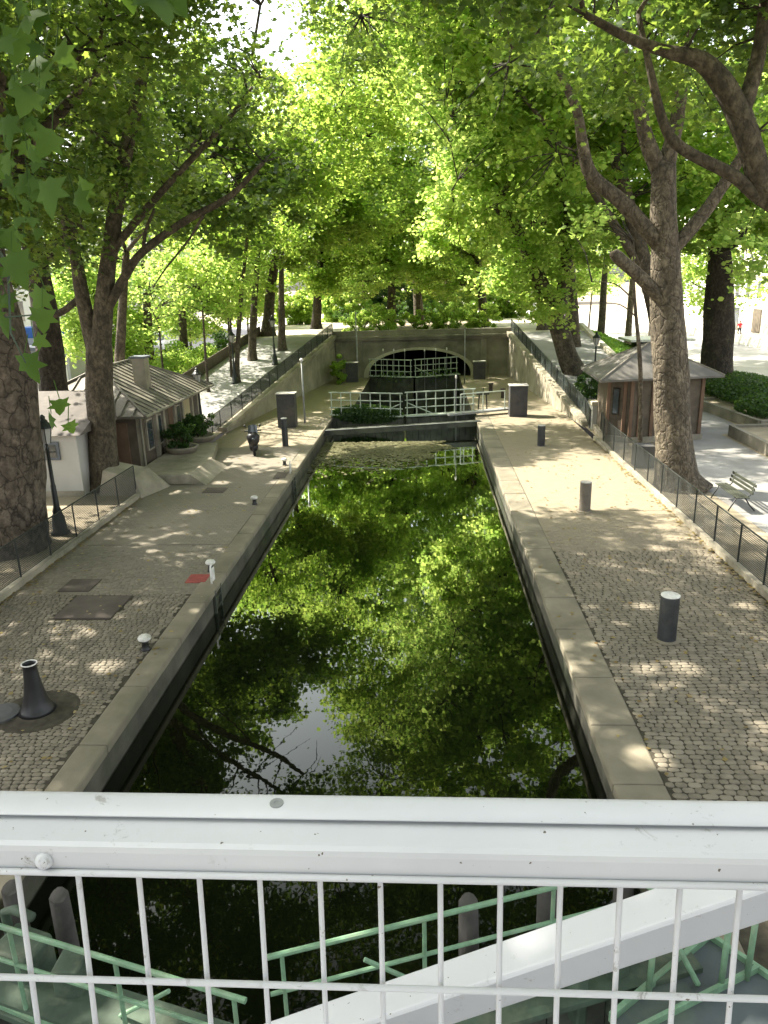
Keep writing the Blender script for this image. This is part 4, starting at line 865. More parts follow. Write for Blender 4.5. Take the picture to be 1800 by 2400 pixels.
# planting beds right
def bed(poly, h, label, bushes):
    t = thing('planting_bed', (poly[0][0], poly[0][1], 0), label, 'planting bed'); n = len(poly); mb = MB()
    for i in range(n): mb.wall(poly[i], poly[(i+1) % n], 0, h+.002*i, .22)
    mb.build('wall', 'stone', t, bevel=.02); MB().prism(poly, .02, h-.12).build('soil', 'earth', t)
    for c, rd, k in bushes:
        q = ball(k)*np.array(rd)+np.array(c); q = q[q[:, 2] > h-.1]; leaves_obj('hedge', q, .13, 'quad', 'bush', t, .8, cull=False, kind='stuff')
    return t
bed([(15.1, 42.3), (16.2, 42.6), (16.2, 50), (20, 50), (20, 35.6), (15.6, 35.2)], .6, 'raised bed full of dark bushes beyond the right path', [((18, 43, 1.0), (2.2, 7, .75), 16000), ((17.2, 37.6, .8), (1.7, 2.2, .7), 6000)])
bed([(13.9, 34.2), (19.8, 34.6), (19.8, 18), (13.7, 18)], .6, 'raised bed with mossy low wall at the right edge, nearer than the other bed', [((17.3, 28, .8), (2.6, 6, .5), 9000)])
# ------------------------------------------------------------------ streets: shelter, vans, barriers, person, newsstand
t = thing('bus_shelter', (17.5, 60, 0), 'dark shelter with thin white roof behind the kiosk', 'shelter')
MB().bb(16.3, 19.5, 58.6, 61, .1, 2.5).build('wall', 'dark_metal', t); MB().bb(15.4, 20.2, 57.8, 61.6, 2.5, 2.68).build('roof', 'white', t, bevel=.02)
def van(label):
    t = local('van', label, 'van', 'vans parked in the left street')
    prof = [(-2.5, .35), (2.4, .35), (2.55, .8), (2.3, 1.15), (1.55, 1.35), (.95, 2.1), (-2.45, 2.2), (-2.55, 1.9)]
    n = len(prof); mb = MB(); mb.add([(-.95, y, z) for y, z in prof]+[(.95, y, z) for y, z in prof], [tuple(range(n)), tuple(range(2*n-1, n-1, -1))]+[(i, (i+1) % n, n+(i+1) % n, n+i) for i in range(n)])
    mb.build('body', 'van_white', t, bevel=.06)
    MB().add([(-.82, 1.60, 1.37), (.82, 1.60, 1.37), (.75, 1.03, 2.05), (-.75, 1.03, 2.05)], [(0, 1, 2, 3)]).build('windscreen', 'glass', t)
    for s_ in (-1, 1): MB().bb(s_*.955-.01, s_*.955+.01, .2, 1.1, 1.35, 1.95).build('side_window', 'glass', t)
    for x in (-.9, .9):
        for y in (-1.6, 1.6): 
            wh = MB().tube([(x-.1, y, .35), (x+.1, y, .35)], .35, 18).build('wheel', 'tyre', t); MB().tube([(x-.11, y, .35), (x+.11, y, .35)], .2, 12).build('rim', 'grey_metal', wh)
    for x in (-.7, .7): MB().bb(x-.15, x+.15, 2.4, 2.5, .8, 1.0).build('headlight', 'glass', t)
    MB().bb(-.35, .35, 2.5, 2.56, .55, .68).build('number_plate', 'white', t)
    return t
v1 = van('white van seen through the trees above the lock house roof'); place(v1, (-31.5, 74, .11), PI+.1)
dup(v1, (-31.8, 90, .11), PI, 'white van farther down the left street behind the first van'); 
t = thing('box_truck', (-33.5, 66, .1), 'blue truck with pale box body behind the forked left tree', 'truck')
MB().bb(-34.7, -32.3, 63, 68, .6, 3.5).build('box_body', 'grey_panel', t, bevel=.05); MB().bb(-34.7, -32.35, 61.0, 62.9, .5, 2.7).build('cab', 'blue', t, bevel=.15); MB().bb(-34.4, -32.7, 60.95, 61.02, 1.5, 2.3).build('windscreen', 'glass', t)
MB().bb(-34.75, -32.25, 62.96, 68.05, 3.5, 4.4).build('roof_cowl', 'blue', t, bevel=.1)
for y in (61.9, 66.8):
    for x in (-34.5, -32.5): MB().tube([(x-.12, y, .5), (x+.12, y, .5)], .42, 16).build('wheel', 'tyre', t)
bar = local('traffic_barrier', 'white concrete barrier blocks along the far right road', 'barrier', 'white barrier blocks along the right road')
mb = MB(); mb.add([(x, y, z) for x in (-.3, .3) for y in (-.95, .95) for z in (0, .25)]+[(x, y, 1.0) for x in (-.12, .12) for y in (-.9, .9)]+[(x, y, .25) for x in (-.25, .25) for y in (-.95, .95)], [(0, 4, 6, 2), (0, 2, 3, 1), (4, 5, 7, 6), (0, 1, 5, 4), (2, 6, 7, 3), (1, 3, 9, 8), (5, 10, 11, 7), (8, 9, 11, 10), (1, 8, 10, 5), (3, 7, 11, 9)])
mb.v = mb.v[:12]; mb.build('block', 'white', bar, bevel=.02); place(bar, (33.4, 60, .1))
bar['label'] = 'white concrete barrier block in the row along the far right road'
for i in range(1, 17): dup(bar, (33.4, 60+i*2.3, .1))
# person in red
def person(loc):
    t = thing('person', loc, 'person in a red top and dark trousers walking past the far right shops', 'person'); 
    def skin(name, vs, es, rs, mat, par):
        me = bpy.data.meshes.new(name); me.from_pydata(vs, es, []); o = bpy.data.objects.new(name, me); COL.objects.link(o); me.materials.append(MT[mat]); o.parent = par
        mo = o.modifiers.new('skin', 'SKIN'); o.modifiers.new('sub', 'SUBSURF').render_levels = 1
        for i, r in enumerate(rs): me.skin_vertices[0].data[i].radius = (r, r)
        me.skin_vertices[0].data[0].use_root = True
        return o
    V = [(0, 0, .95), (0, 0, 1.2), (0, 0, 1.42), (0, 0, 1.53), (0, .01, 1.62), (0, .01, 1.72), (-.1, 0, .88), (-.12, .12, .5), (-.12, -.02, .08), (-.12, .12, .04), (.1, 0, .88), (.12, -.1, .5), (.12, -.25, .1), (.12, -.12, .05),
         (-.2, 0, 1.4), (-.27, -.05, 1.13), (-.26, .08, .92), (-.26, .11, .80), (.2, 0, 1.4), (.27, .03, 1.13), (.25, .2, .95), (.25, .25, .86)]
    E2 = [(0, 1), (1, 2), (2, 3), (3, 4), (4, 5), (0, 6), (6, 7), (7, 8), (8, 9), (0, 10), (10, 11), (11, 12), (12, 13), (2, 14), (14, 15), (15, 16), (16, 17), (2, 18), (18, 19), (19, 20), (20, 21)]
    R2_ = [.15, .14, .15, .06, .09, .085, .1, .07, .05, .035, .1, .07, .05, .035, .06, .045, .035, .03, .06, .045, .035, .03]
    b_ = skin('body', V, E2, R2_, 'skin', t)
    skin('red_top', [(0, 0, .93), (0, 0, 1.2), (0, 0, 1.42), (-.2, 0, 1.41), (-.275, -.04, 1.15), (.2, 0, 1.41), (.275, .02, 1.15), (0, 0, 1.5)], [(0, 1), (1, 2), (2, 3), (3, 4), (2, 5), (5, 6), (2, 7)], [.175, .165, .175, .085, .065, .085, .065, .08], 'cloth_red', t)
    skin('trousers', [(0, 0, .95), (-.1, 0, .86), (-.12, .12, .5), (-.12, 0, .12), (.1, 0, .86), (.12, -.1, .5), (.12, -.23, .14)], [(0, 1), (1, 2), (2, 3), (0, 4), (4, 5), (5, 6)], [.165, .12, .09, .07, .12, .09, .07], 'cloth_dark', t)
    
    mb = MB(); mb.lathe((loc[0], loc[1]+.02, loc[2]+1.68), [(.098, 0), (.105, .05), (.085, .11), (.02, .135)], 12); mb.build('hair', 'bark_dark', t, smooth=True)
person((37.3, 92.5, .22))
t = thing('newsstand', (-28.5, 57, 0), 'newsstand with an orange panel and grey shutters left of the forked tree', 'newsstand')
MB().bb(-30.5, -27.2, 56, 59.5, .1, 3.0).build('wall', 'grey_panel', t); MB().bb(-31, -26.8, 55.5, 60, 3.0, 3.25).build('roof', 'slate', t, bevel=.03); MB().bb(-29.2, -28.3, 55.93, 56, .2, 2.9).build('orange_panel', 'orange', t); MB().bb(-28.2, -27.4, 55.94, 56, .2, 2.8).build('shutter', 'white', t)
t = thing('terrace_screen', (-25, 50, 0), 'low white slatted screen in front of the newsstand', 'screen')
mb = MB()
for i in range(14): mb.bb(-28+i*.45, -27.62+i*.45, 49.96, 50.04, .15, 1.15)
mb.bb(-28.1, -21.6, 49.93, 50.07, 1.15, 1.22); mb.build('panel', 'white', t)

# ------------------------------------------------------------------ buildings
def building(x, y0, y1, h, side, wmat, label, shop=False):
    """long block facing the canal; side=+1 stands on the right (faces -x)"""
    t = thing('building', (x, y0, 0), label, 'building', 'houses lining the streets'); D = 12
    xa, xb = (x, x+D) if side > 0 else (x-D, x); f = x-.0*side
    MB().bb(xa, xb, y0, y1, 0, h).build('wall', wmat, t)
    MB().add([(xa, y0, h+.31), (xb, y0, h+.31), (xb, y1, h+.31), (xa, y1, h+.31), (xa+2, y0+1, h+3), (xb-2, y0+1, h+3), (xb-2, y1-1, h+3), (xa+2, y1-1, h+3)], [(0, 1, 5, 4), (1, 2, 6, 5), (2, 3, 7, 6), (3, 0, 4, 7), (4, 5, 6, 7)]).build('roof', 'slate', t)
    mb = MB(); mb.bb(xa-.35, xb+.35, y0-.2, y1+.2, h, h+.3); mb.build('cornice', wmat, t)
    n = int((y1-y0)/3.2); st = int((h-4)/3.2); first = None
    for k in range(1, st): MB().bb(x-.25 if side > 0 else x, x if side > 0 else x+.25, y0, y1, 4+k*3.2-.2, 4+k*3.2-.05).build('string_course', wmat, t)
    for i in range(n):
        y = y0+(i+.5)*(y1-y0)/n
        for k in range(st):
            z = 4.3+k*3.2; c = (x-side*.02, y, z+1.1)
            if first is None:
                fr = MB().box((0, 0, 0), (.12, 1.5, 2.3)).build('window', 'white', t); pn = MB().box((-side*.05, 0, 0), (.06, 1.2, 2.0)).build('pane', 'glass', fr); first = (fr, pn)
                fr.location = Vector(c)-Vector(t['_o']); fr.data.transform(Matrix.Translation(t['_o'])); pn.data.transform(Matrix.Translation(t['_o']))
            else:
                a = first[0].copy(); COL.objects.link(a); a.location = Vector(c)-Vector(t['_o']); b_ = first[1].copy(); COL.objects.link(b_); b_.parent = a
        if shop:
            MB().bb(x-.1 if side > 0 else x, x if side > 0 else x+.1, y-1.2, y+1.2, .25, 3.1).build('shopfront', ['grey_panel', 'glass', 'grey_panel', 'brown_wood'][i % 4], t)
    return t
building(41, 58, 84, 17, 1, 'pale', 'pale building with grey shop shutters at the right edge, nearest', True)
building(41, 85, 112, 19, 1, 'cream', 'cream building with shopfronts behind the person in red', True)
building(41, 113, 150, 18, 1, 'pale', 'pale building far down the right street')
building(-42, 30, 62, 17, -1, 'cream', 'cream building behind the big left trunks')
building(-42, 63, 95, 16, -1, 'pale', 'pale building behind the blue truck', True)
building(-42, 96, 140, 18, -1, 'cream', 'cream building far down the left street')
t = building(30, 232, 262, 17, 1, 'cream', 'cream building closing the far end of the avenue on the right')
t = building(-20, 232, 262, 16, -1, 'pale', 'pale building closing the far end of the avenue on the left')
def pl(pts, y, rs):   # limb drawn in a plane at distance y
    return [(Yp(px, py, y), r) for (px, py), r in zip(pts, rs)]
# big plane tree by the right railing
tree('plane_tree', (8.7, 25.4, .1), 'big plane tree with mottled trunk right behind the right railing',
     [((8.78, 25.4, 0), 1.05), ((8.65, 25.4, .5), .74), ((8.5, 25.4, 1.5), .63), ((8.2, 25.4, 3.7), .58), ((7.85, 25.4, 6.2), .50), ((7.55, 25.4, 8.6), .42), ((7.4, 25.4, 10.4), .36)],
     [[((7.45, 25.3, 8.1), .26), ((6.27, 25.3, 9.3), .23), ((5.17, 25.2, 10.15), .2), ((4.8, 25, 11.05), .17), ((4.56, 24.8, 11.9), .14), ((3.9, 24.4, 12.9), .09)],
      [((7.85, 25.4, 7.9), .24), ((8.7, 25.3, 8.95), .2), ((9.25, 25.2, 9.9), .17), ((9.95, 25, 11.2), .12)],
      [((7.4, 25.4, 10.0), .26), ((6.8, 25.3, 11.1), .23), ((6.46, 25.2, 12.05), .2), ((6.0, 25, 12.9), .16), ((5.6, 24.8, 14.2), .1)],
      [((7.8, 25.3, 6.3), .26), ((6.9, 25.2, 7.1), .22), ((6.1, 25.1, 7.75), .2), ((5.95, 25.1, 7.95), .13)],
      [((7.42, 25.4, 10.2), .28), ((7.75, 25.5, 12), .2), ((7.7, 25.6, 13.5), .16), ((7.8, 25.7, 15), .1)]],
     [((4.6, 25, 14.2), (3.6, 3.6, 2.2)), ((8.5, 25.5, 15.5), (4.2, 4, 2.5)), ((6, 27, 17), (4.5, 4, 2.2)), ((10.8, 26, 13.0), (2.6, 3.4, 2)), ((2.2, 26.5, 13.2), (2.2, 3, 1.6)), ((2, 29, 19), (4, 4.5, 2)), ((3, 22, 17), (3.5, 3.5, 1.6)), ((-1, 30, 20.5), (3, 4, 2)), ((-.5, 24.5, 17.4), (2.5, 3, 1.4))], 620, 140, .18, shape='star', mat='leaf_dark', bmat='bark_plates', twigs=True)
# near right tree, trunk outside the frame, limbs reaching in
tree('plane_tree', (10.2, 14.5, .1), 'plane tree off the right edge whose heavy limbs reach into the upper right corner',
     [((10.2, 14.5, 0), 0.672), ((10.1, 14.6, 1), 0.504), ((9.8, 14.8, 4), 0.437), ((8.9, 15.2, 7), 0.386), ((8.1, 15.6, 8.2), 0.336)],
     [[((8.2, 15.5, 8.0), 0.281), ((6.85, 16, 8.5), 0.237), ((6.2, 16, 9.6), 0.215), ((5.7, 16, 10.45), 0.200), ((5.2, 16, 10.95), 0.163), ((4.5, 16, 11.15), 0.104), ((3.8, 16, 11.4), 0.089), ((3.0, 16, 11.8), 0.059)],
      [((8.2, 15.5, 7.9), 0.148), ((6.81, 16, 8.4), 0.126), ((6.0, 16, 8.97), 0.118), ((5.0, 16, 9.46), 0.104), ((4.6, 16, 9.9), 0.089), ((4.28, 16, 10.8), 0.067), ((4.0, 16.1, 11.8), 0.044)],
      [((6.0, 16, 9.9), 0.148), ((6.3, 16.2, 11.0), 0.133), ((6.4, 16.3, 12.5), 0.111)], [((7.6, 15.8, 8.4), 0.222), ((7.6, 16.3, 10), 0.192), ((7.3, 16.6, 12), 0.148)]],
     [((4.2, 16, 12.6), (2.8, 2.8, 1.1)), ((7.4, 16.5, 12.6), (2.6, 3, 2.0)), ((1.2, 15.5, 13.4), (2.6, 3, 1.2)), ((6, 19, 12.5), (3, 2, 2.0)), ((5, 12, 14), (4, 4, 1.4)), ((-1.8, 14, 14.2), (2.2, 4, 1.2))], 620, 130, .17, shape='star', mat='leaf_dark', bmat='bark')
# big left trunks
tree('plane_tree', (-12.2, 19.6, .1), 'massive plane tree with deeply cracked bark at the left edge',
     [((-12.15, 19.6, 0), 1.42), ((-12.05, 19.6, .5), 1.12), ((-11.8, 19.6, 1.6), .92), ((-11.5, 19.6, 3.2), .80), ((-11.35, 19.6, 5.5), .72), ((-11.4, 19.6, 8), .58), ((-11.5, 19.8, 10), .45)],
     [[((-12.1, 19.7, 8.3), .25), ((-11, 20, 9.8), .2), ((-9.6, 20.5, 11.2), .15), ((-8.2, 21, 12.6), .1)], [((-12, 19.6, 7.2), .2), ((-11.1, 19.3, 8.6), .17), ((-10.3, 19, 10.2), .13), ((-9.8, 19, 12), .09)]],
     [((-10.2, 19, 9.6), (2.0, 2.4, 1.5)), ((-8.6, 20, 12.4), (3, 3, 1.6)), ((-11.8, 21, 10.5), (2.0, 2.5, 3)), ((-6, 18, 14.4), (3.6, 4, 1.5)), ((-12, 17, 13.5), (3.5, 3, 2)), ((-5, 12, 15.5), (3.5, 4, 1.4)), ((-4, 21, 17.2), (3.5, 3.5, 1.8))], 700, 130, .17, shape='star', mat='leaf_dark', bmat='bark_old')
tree('plane_tree', (-15.1, 29.5, .1), 'dark leaning trunk behind the massive cracked trunk, forking toward the right',
     [((-15.4, 29.4, 0), .8), ((-15.15, 29.4, 1.4), .6), ((-15.0, 29.3, 3.6), .53), ((-14.85, 29.2, 6.9), .48), ((-14.8, 29, 8.6), .42), ((-15, 29, 11), .3)],
     [[((-14.75, 29, 8.2), .3), ((-13.6, 28.9, 9.1), .27), ((-12.9, 28.8, 10.2), .2), ((-12.4, 28.6, 12), .12)]],
     [((-13, 30, 12.6), (4, 4, 2.4)), ((-17, 30, 12), (3, 4, 3)), ((-14.5, 30, 16), (4, 4, 2))], 500, 130, .19, mat='leaf_dark', bmat='bark_dark')
tree('plane_tree', (-11.95, 26.1, .1), 'slimmer forked plane tree between the white annex and the lock house',
     [((-12.0, 26.1, 0), .78), ((-11.95, 26.1, .8), .56), ((-11.82, 26.1, 2.4), .48), ((-11.55, 26.1, 5.0), .44), ((-11.35, 26.1, 5.8), .36), ((-10.8, 26.1, 8), .28), ((-10.25, 26.1, 9.9), .25), ((-9.65, 26.1, 11.7), .22), ((-9.1, 26.1, 13.1), .2), ((-8.5, 26.1, 14.8), .15)],
     [[((-11.6, 26.1, 4.6), .34), ((-11.85, 26.1, 6.9), .24), ((-11.9, 26.1, 8.2), .2), ((-12.0, 26, 9.2), .18), ((-11.9, 26, 11), .12)],
      [((-11.3, 26, 6.1), .18), ((-10.15, 26, 7.7), .15), ((-9.47, 26, 8.4), .13), ((-7.95, 26, 9.3), .12), ((-6.4, 26, 10.0), .10), ((-5.2, 26, 11.0), .06)],
      [((-9.5, 26, 8.35), .07), ((-9.3, 25.9, 9.0), .06), ((-8.9, 25.9, 9.7), .04)], [((-7.3, 26, 9.5), .05), ((-7.9, 26, 8.7), .04), ((-8.8, 26, 7.8), .03), ((-9.3, 26, 7.2), .02)],
      [((-11.85, 26.1, 7.0), .12), ((-12.6, 26.1, 6.5), .12), ((-13.2, 26.1, 6.3), .1)], [((-9.8, 26.1, 11.4), .13), ((-11, 26, 12.2), .09), ((-12, 26, 12.4), .06)],
      [((-10.6, 26, 8.4), .14), ((-8.6, 26.3, 10.4), .11), ((-6.6, 26.6, 12.2), .09), ((-5.6, 27, 13.4), .05)]],
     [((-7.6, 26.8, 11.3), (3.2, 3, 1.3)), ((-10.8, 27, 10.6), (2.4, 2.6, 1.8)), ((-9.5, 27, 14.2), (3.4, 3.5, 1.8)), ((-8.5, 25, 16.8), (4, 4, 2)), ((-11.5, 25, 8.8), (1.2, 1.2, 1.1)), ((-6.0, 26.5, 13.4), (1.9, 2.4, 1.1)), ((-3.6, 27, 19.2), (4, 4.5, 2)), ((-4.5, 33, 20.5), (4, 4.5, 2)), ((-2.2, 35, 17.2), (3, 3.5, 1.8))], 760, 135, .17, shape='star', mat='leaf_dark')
# leaning tree on the right ramp
tree('plane_tree', (9.3, 47.0, 1.0), 'leaning plane tree growing beside the right ramp',
     [((9.9, 47.2, .9), 1.15), ((9.4, 47.3, 1.4), .78), ((8.8, 47.4, 2.7), .62), ((8.1, 47.5, 4.6), .55), ((6.8, 47.6, 7.5), .42), ((5.3, 47.6, 10.5), .32), ((4.2, 47.6, 12.6), .22)],
     [[((8.1, 47.5, 4.7), .42), ((8.5, 47.5, 8.4), .32), ((8.2, 47.5, 11.3), .25), ((7.6, 47.5, 13.7), .16)]],
     [((4.2, 46, 12.4), (3.6, 4, 2.4)), ((6.4, 46.5, 7.6), (2.6, 2.6, 2.4)), ((8.5, 47, 14.5), (4.5, 4, 2.6)), ((2.4, 44, 10.2), (2.3, 2.4, 2.2)), ((4.5, 48, 17.5), (4.5, 4, 2.5)), ((6.8, 45.2, 5.4), (1.5, 1.6, 1.1)), ((.5, 41, 18.2), (3.6, 4, 2.2)), ((-.5, 47, 22), (4.5, 4, 2.6)), ((1.5, 40, 15), (2.4, 3, 1.8)), ((10.5, 47, 10), (2.5, 3, 2.2))], 1000, 130, .2, mat='leaf_bright')
tree('plane_tree', (17.4, 45.5, .1), 'thick dark trunk standing behind the kiosk beside the raised beds',
     [((17.4, 45.5, 0), 1.5), ((17.3, 45.5, 1.5), .95), ((17.1, 45.5, 4.5), .85), ((16.9, 45.5, 7), .7), ((16.5, 45.5, 10), .5)], [],
     [((14.5, 45, 11), (4, 4, 2.2)), ((18.5, 44, 10.6), (3.6, 3, 2.4)), ((16, 45, 15), (5, 5, 3)), ((20.5, 41, 8.8), (3.0, 2.6, 1.8)), ((15.6, 40, 8.4), (2.0, 2, 1.3))], 520, 105, .25, mat='leaf_bright', bmat='bark_dark')
tree('slender_tree', (9.3, 31.2, .1), 'slim bare stemmed young tree in front of the kiosk roof',
     [((9.05, 31.3, 0), .1), ((8.95, 31.3, 2), .095), ((8.75, 31.3, 4), .085), ((8.35, 31.3, 6.5), .06), ((8.2, 31.4, 8.5), .03)],
     [[((8.4, 31.3, 6.2), .035), ((7.6, 31.4, 6.9), .025), ((6.7, 31.5, 7.0), .015)], [((8.5, 31.3, 5.6), .03), ((7.8, 31.2, 6.1), .02), ((6.9, 31.1, 6.2), .01)], [((8.3, 31.3, 7), .03), ((8.8, 31.5, 8.3), .015)]],
     [((7.6, 32.5, 9.2), (1.6, 1.5, .7))], 10, 30, .2, mat='leaf_bright', nside=8, auto=False)
# generic plane trees
def plane(base, h, r, lean, label, blobs, cl=420, per=140, size=.22, mat='leaf_bright', bmat='bark', shape='quad', name='plane_tree', group=None, crown0=None):
    x, y, z = base; tr = [((x, y, z-.1), r*1.6), ((x+lean*.05, y, z+h*.12), r*1.05), ((x+lean*.4, y, z+h*.5), r*.85), ((x+lean, y, z+h), r*.6)]
    return tree(name, base, label, tr, [], [((x+a, y+b_, z+c), rd) for a, b_, c, rd in blobs], cl, per, size, shape, mat, bmat, nside=10, group=group)
tree('plane_tree', (13.2, 41.5, .1), 'tall plane tree behind the kiosk whose crown arches over the right quay',
     [((13.2, 41.5, 0), .9), ((13.0, 41.5, 1.5), .5), ((12.4, 41.5, 5), .45), ((11, 41.3, 9), .38), ((9.5, 41, 13), .28)],
     [[((11.8, 41.4, 7), .28), ((9.5, 41, 10), .2), ((7, 40, 13), .14), ((4.5, 39, 15.5), .08)]],
     [((7.8, 41, 16), (4, 4, 2.6)), ((3.6, 38.5, 16.6), (4, 4, 2.4)), ((11.5, 41, 13.5), (3.5, 4, 3)), ((8, 38, 20), (5, 4, 2)), ((5.8, 37.5, 12.2), (2.4, 2.6, 1.8)), ((.5, 40, 19.5), (3, 3.5, 2)), ((1, 35.5, 21.5), (4.5, 4.5, 2))], 640, 105, .23, mat='leaf', bmat='bark')
tree('plane_tree', (10.2, 55, 2.5), 'tall plane tree on the right ramp behind the leaning one',
     [((10.6, 55, 2.2), .8), ((10.5, 55, 3.6), .5), ((10, 55, 8), .42), ((9, 55, 13), .3)], [],
     [((5, 54, 15), (4.5, 4, 3)), ((2.0, 53, 19.5), (4.5, 4, 3)), ((8, 54, 19), (4.5, 4, 3)), ((3.5, 53, 10.8), (3.2, 3, 2.2)), ((5, 53, 24), (5, 4, 3)), ((10.5, 55, 13), (4, 4, 3))], 760, 100, .26, mat='leaf_bright', shape='quad')
tree('plane_tree', (-12.9, 61.5, 3.3), 'tall plane tree at the left end of the tunnel deck',
     [((-12.9, 62, 3.2), .7), ((-12.8, 62, 5), .42), ((-12, 62, 9), .36), ((-10.5, 62, 14), .26)], [],
     [((-9, 61, 14), (4.5, 4, 3)), ((-5, 60, 17), (4, 4, 3)), ((-9.5, 61, 19.5), (4.5, 4, 3)), ((-5.6, 61, 11.5), (3.4, 3, 2.2)), ((-2.2, 60, 13.4), (3, 3, 2.2)), ((-14, 62, 13), (4, 4, 3)), ((-13.5, 62, 8.6), (3.5, 3, 2.2))], 800, 100, .27, mat='leaf', shape='quad')
G = 'trees along the canal and on the tunnel deck'
plane((-17.2, 40.5, .1), 9, .30, 1.5, 'plane tree growing behind the lock house roof', [(6.5, -3, 12, (4, 4, 2.6)), (8.8, -4, 10.8, (3.0, 3.4, 2)), (5, -1, 15.5, (4.5, 4, 2.5)), (0, -1, 11, (3.5, 3.5, 2.5))], 560, mat='leaf_dark', size=.24, group=G)
plane((-19.5, 52, .1), 8, .36, .5, 'straight brown trunk left of the ramp, nearer of a pair', [(0, 0, 10, (4.5, 4, 3)), (-4, 0, 12, (4, 4, 3)), (3, 0, 12.5, (4, 4, 2.5))], 240, mat='leaf', group=G)
plane((-19.5, 60, .1), 8, .36, .3, 'straight pale trunk left of the ramp, farther of a pair', [(0, 0, 9.5, (4.5, 4, 2.6)), (2, 0, 13, (4.5, 4, 3))], 200, group=G)
plane((-12.2, 52.5, 2.2), 7, .27, .9, 'tall dark trunk on the left ramp beside the street lamp', [(2, 0, 8.6, (3.8, 4, 2.4)), (-1, 1, 11.8, (4, 4, 2.5)), (4.5, 0, 11.4, (3.2, 4, 2.4))], 560, mat='leaf', group=G)
plane((-10.6, 55.5, 2.7), 7, .26, .4, 'tall tan trunk on the left ramp, right of the dark one', [(3, 0, 9.3, (3.6, 4, 2.4)), (1, 1, 12.5, (4, 4, 2.5)), (6.5, 0, 8.8, (2.6, 3, 1.8))], 560, mat='leaf', bmat='bark_plates', group=G)
plane((-10.2, 71, 3.3), 7, .42, .8, 'dark trunk at the top of the left ramp', [(.5, -1, 4.2, (3.2, 3, 1.3)), (2, 0, 5.6, (3.6, 4, 2.0)), (2, 0, 8, (4, 4, 2.4)), (4, 0, 10.5, (4.5, 4, 3)), (-2, 0, 9, (4, 4, 3))], 520, mat='leaf', size=.25, bmat='bark_dark', group=G)
plane((-3.1, 69.5, 3.3), 7, .4, .3, 'trunk rising from the deck lawn above the tunnel arch, left of the pale one', [(-.5, -1, 3.9, (4.0, 3, 1.3)), (0, 0, 5.4, (4.2, 3.5, 2.0)), (0, 0, 7.6, (4.2, 3.5, 2.2)), (0, 0, 10.5, (5, 4, 3)), (3, 0, 14, (4, 4, 3)), (-1, -2, 17.5, (4.5, 4, 3)), (2, -2, 21, (5, 4, 3.5))], 600, mat='leaf_bright', size=.25, group=G)
plane((-.6, 73, 3.3), 7, .45, -.4, 'pale trunk rising from the deck lawn above the tunnel arch', [(3, -1, 3.9, (3.6, 3, 1.3)), (2, 0, 5.6, (4.5, 3.5, 2)), (2, 0, 8, (4.5, 3.5, 2.2)), (1, 0, 11, (5, 4, 3)), (-3, 0, 15, (4, 4, 2.6)), (3, 0, 17, (5, 4, 3)), (0, 0, 22, (5, 4, 3))], 560, mat='leaf', size=.25, bmat='bark_plates', group=G)
plane((5.2, 68, 3.3), 7, .38, -.8, 'tree on the deck lawn at the right end of the tunnel parapet', [(-1.5, 0, 5, (3.4, 3, 2.4)), (-1.5, 0, 7.5, (3.5, 3, 2.2)), (-1, 0, 10, (4.5, 4, 3)), (-1, 0, 14.5, (4, 4, 3)), (0, 0, 19.5, (5, 4, 3.5)), (1, 0, 24, (4.5, 4, 3)), (-2.5, -2, 3.4, (1.6, 1.4, 1.2))], 600, mat='leaf_bright', size=.25, group=G)
plane((9.5, 62, 3.3), 8, .4, -1, 'tree at the top of the right ramp', [(-1, 0, 8.5, (4.5, 4, 3)), (-1, 0, 13, (4.5, 4, 3)), (3, 0, 9, (3, 4, 3))], 520, mat='leaf_bright', size=.25, group=G)
plane((-7, 88, 3.3), 7, .4, .4, 'tree far back on the left side of the deck garden', [(0, 0, 5.5, (5, 4, 2.4)), (0, 0, 9, (5, 4, 3)), (1, 0, 13, (5.5, 4, 3.5))], 420, mat='leaf', size=.3, group=G)
plane((2.5, 92, 3.3), 7, .4, .4, 'tree far back in the middle of the deck garden', [(0, 0, 5.5, (5, 4, 2.4)), (0, 0, 9, (5, 4, 3)), (0, 0, 13, (5.5, 4, 3.5))], 420, mat='leaf', size=.3, group=G)
plane((10, 96, 3.3), 7, .4, -.4, 'tree far back on the right side of the deck garden', [(0, 0, 5.5, (5, 4, 2.4)), (0, 0, 9, (5, 4, 3)), (0, 0, 13, (5.5, 4, 3.5))], 420, mat='leaf_bright', size=.3, group=G)
plane((-13, 104, 3.3), 7, .4, .4, 'distant tree left of the deck garden', [(0, 0, 6, (6, 4, 3)), (0, 0, 10, (6, 4, 4)), (3, 0, 15, (6, 4, 3.5))], 420, mat='leaf', size=.4, group=G)
plane((5, 125, 3.3), 8, .4, .4, 'distant tree closing the deck garden', [(0, 0, 6, (9, 4, 3)), (0, 0, 10, (9, 4, 4)), (-6, 0, 15, (8, 4, 4))], 420, mat='leaf', size=.45, group=G)
plane((24.5, 84, .1), 6, .3, 0, 'slim tan trunk on the verge of the right road', [(0, 0, 9, (3.5, 3.5, 2.6)), (-2, 0, 12, (4, 4, 2.4))], 150, mat='leaf', size=.32, group=G)
plane((20.5, 78, .1), 7, .35, 0, 'tan trunk right of the grassy bank, seen past the big plane', [(0, 0, 11, (4, 4, 2.6)), (-3, 0, 13, (4, 4, 2.4))], 150, mat='leaf', size=.32, group=G)
plane((15.5, 68, .8), 8, .35, 0, 'pale trunk on the grassy right bank', [(0, 0, 12, (4, 4, 2.6)), (-4, 0, 12, (3, 4, 2.4))], 170, mat='leaf_bright', size=.25, group=G)
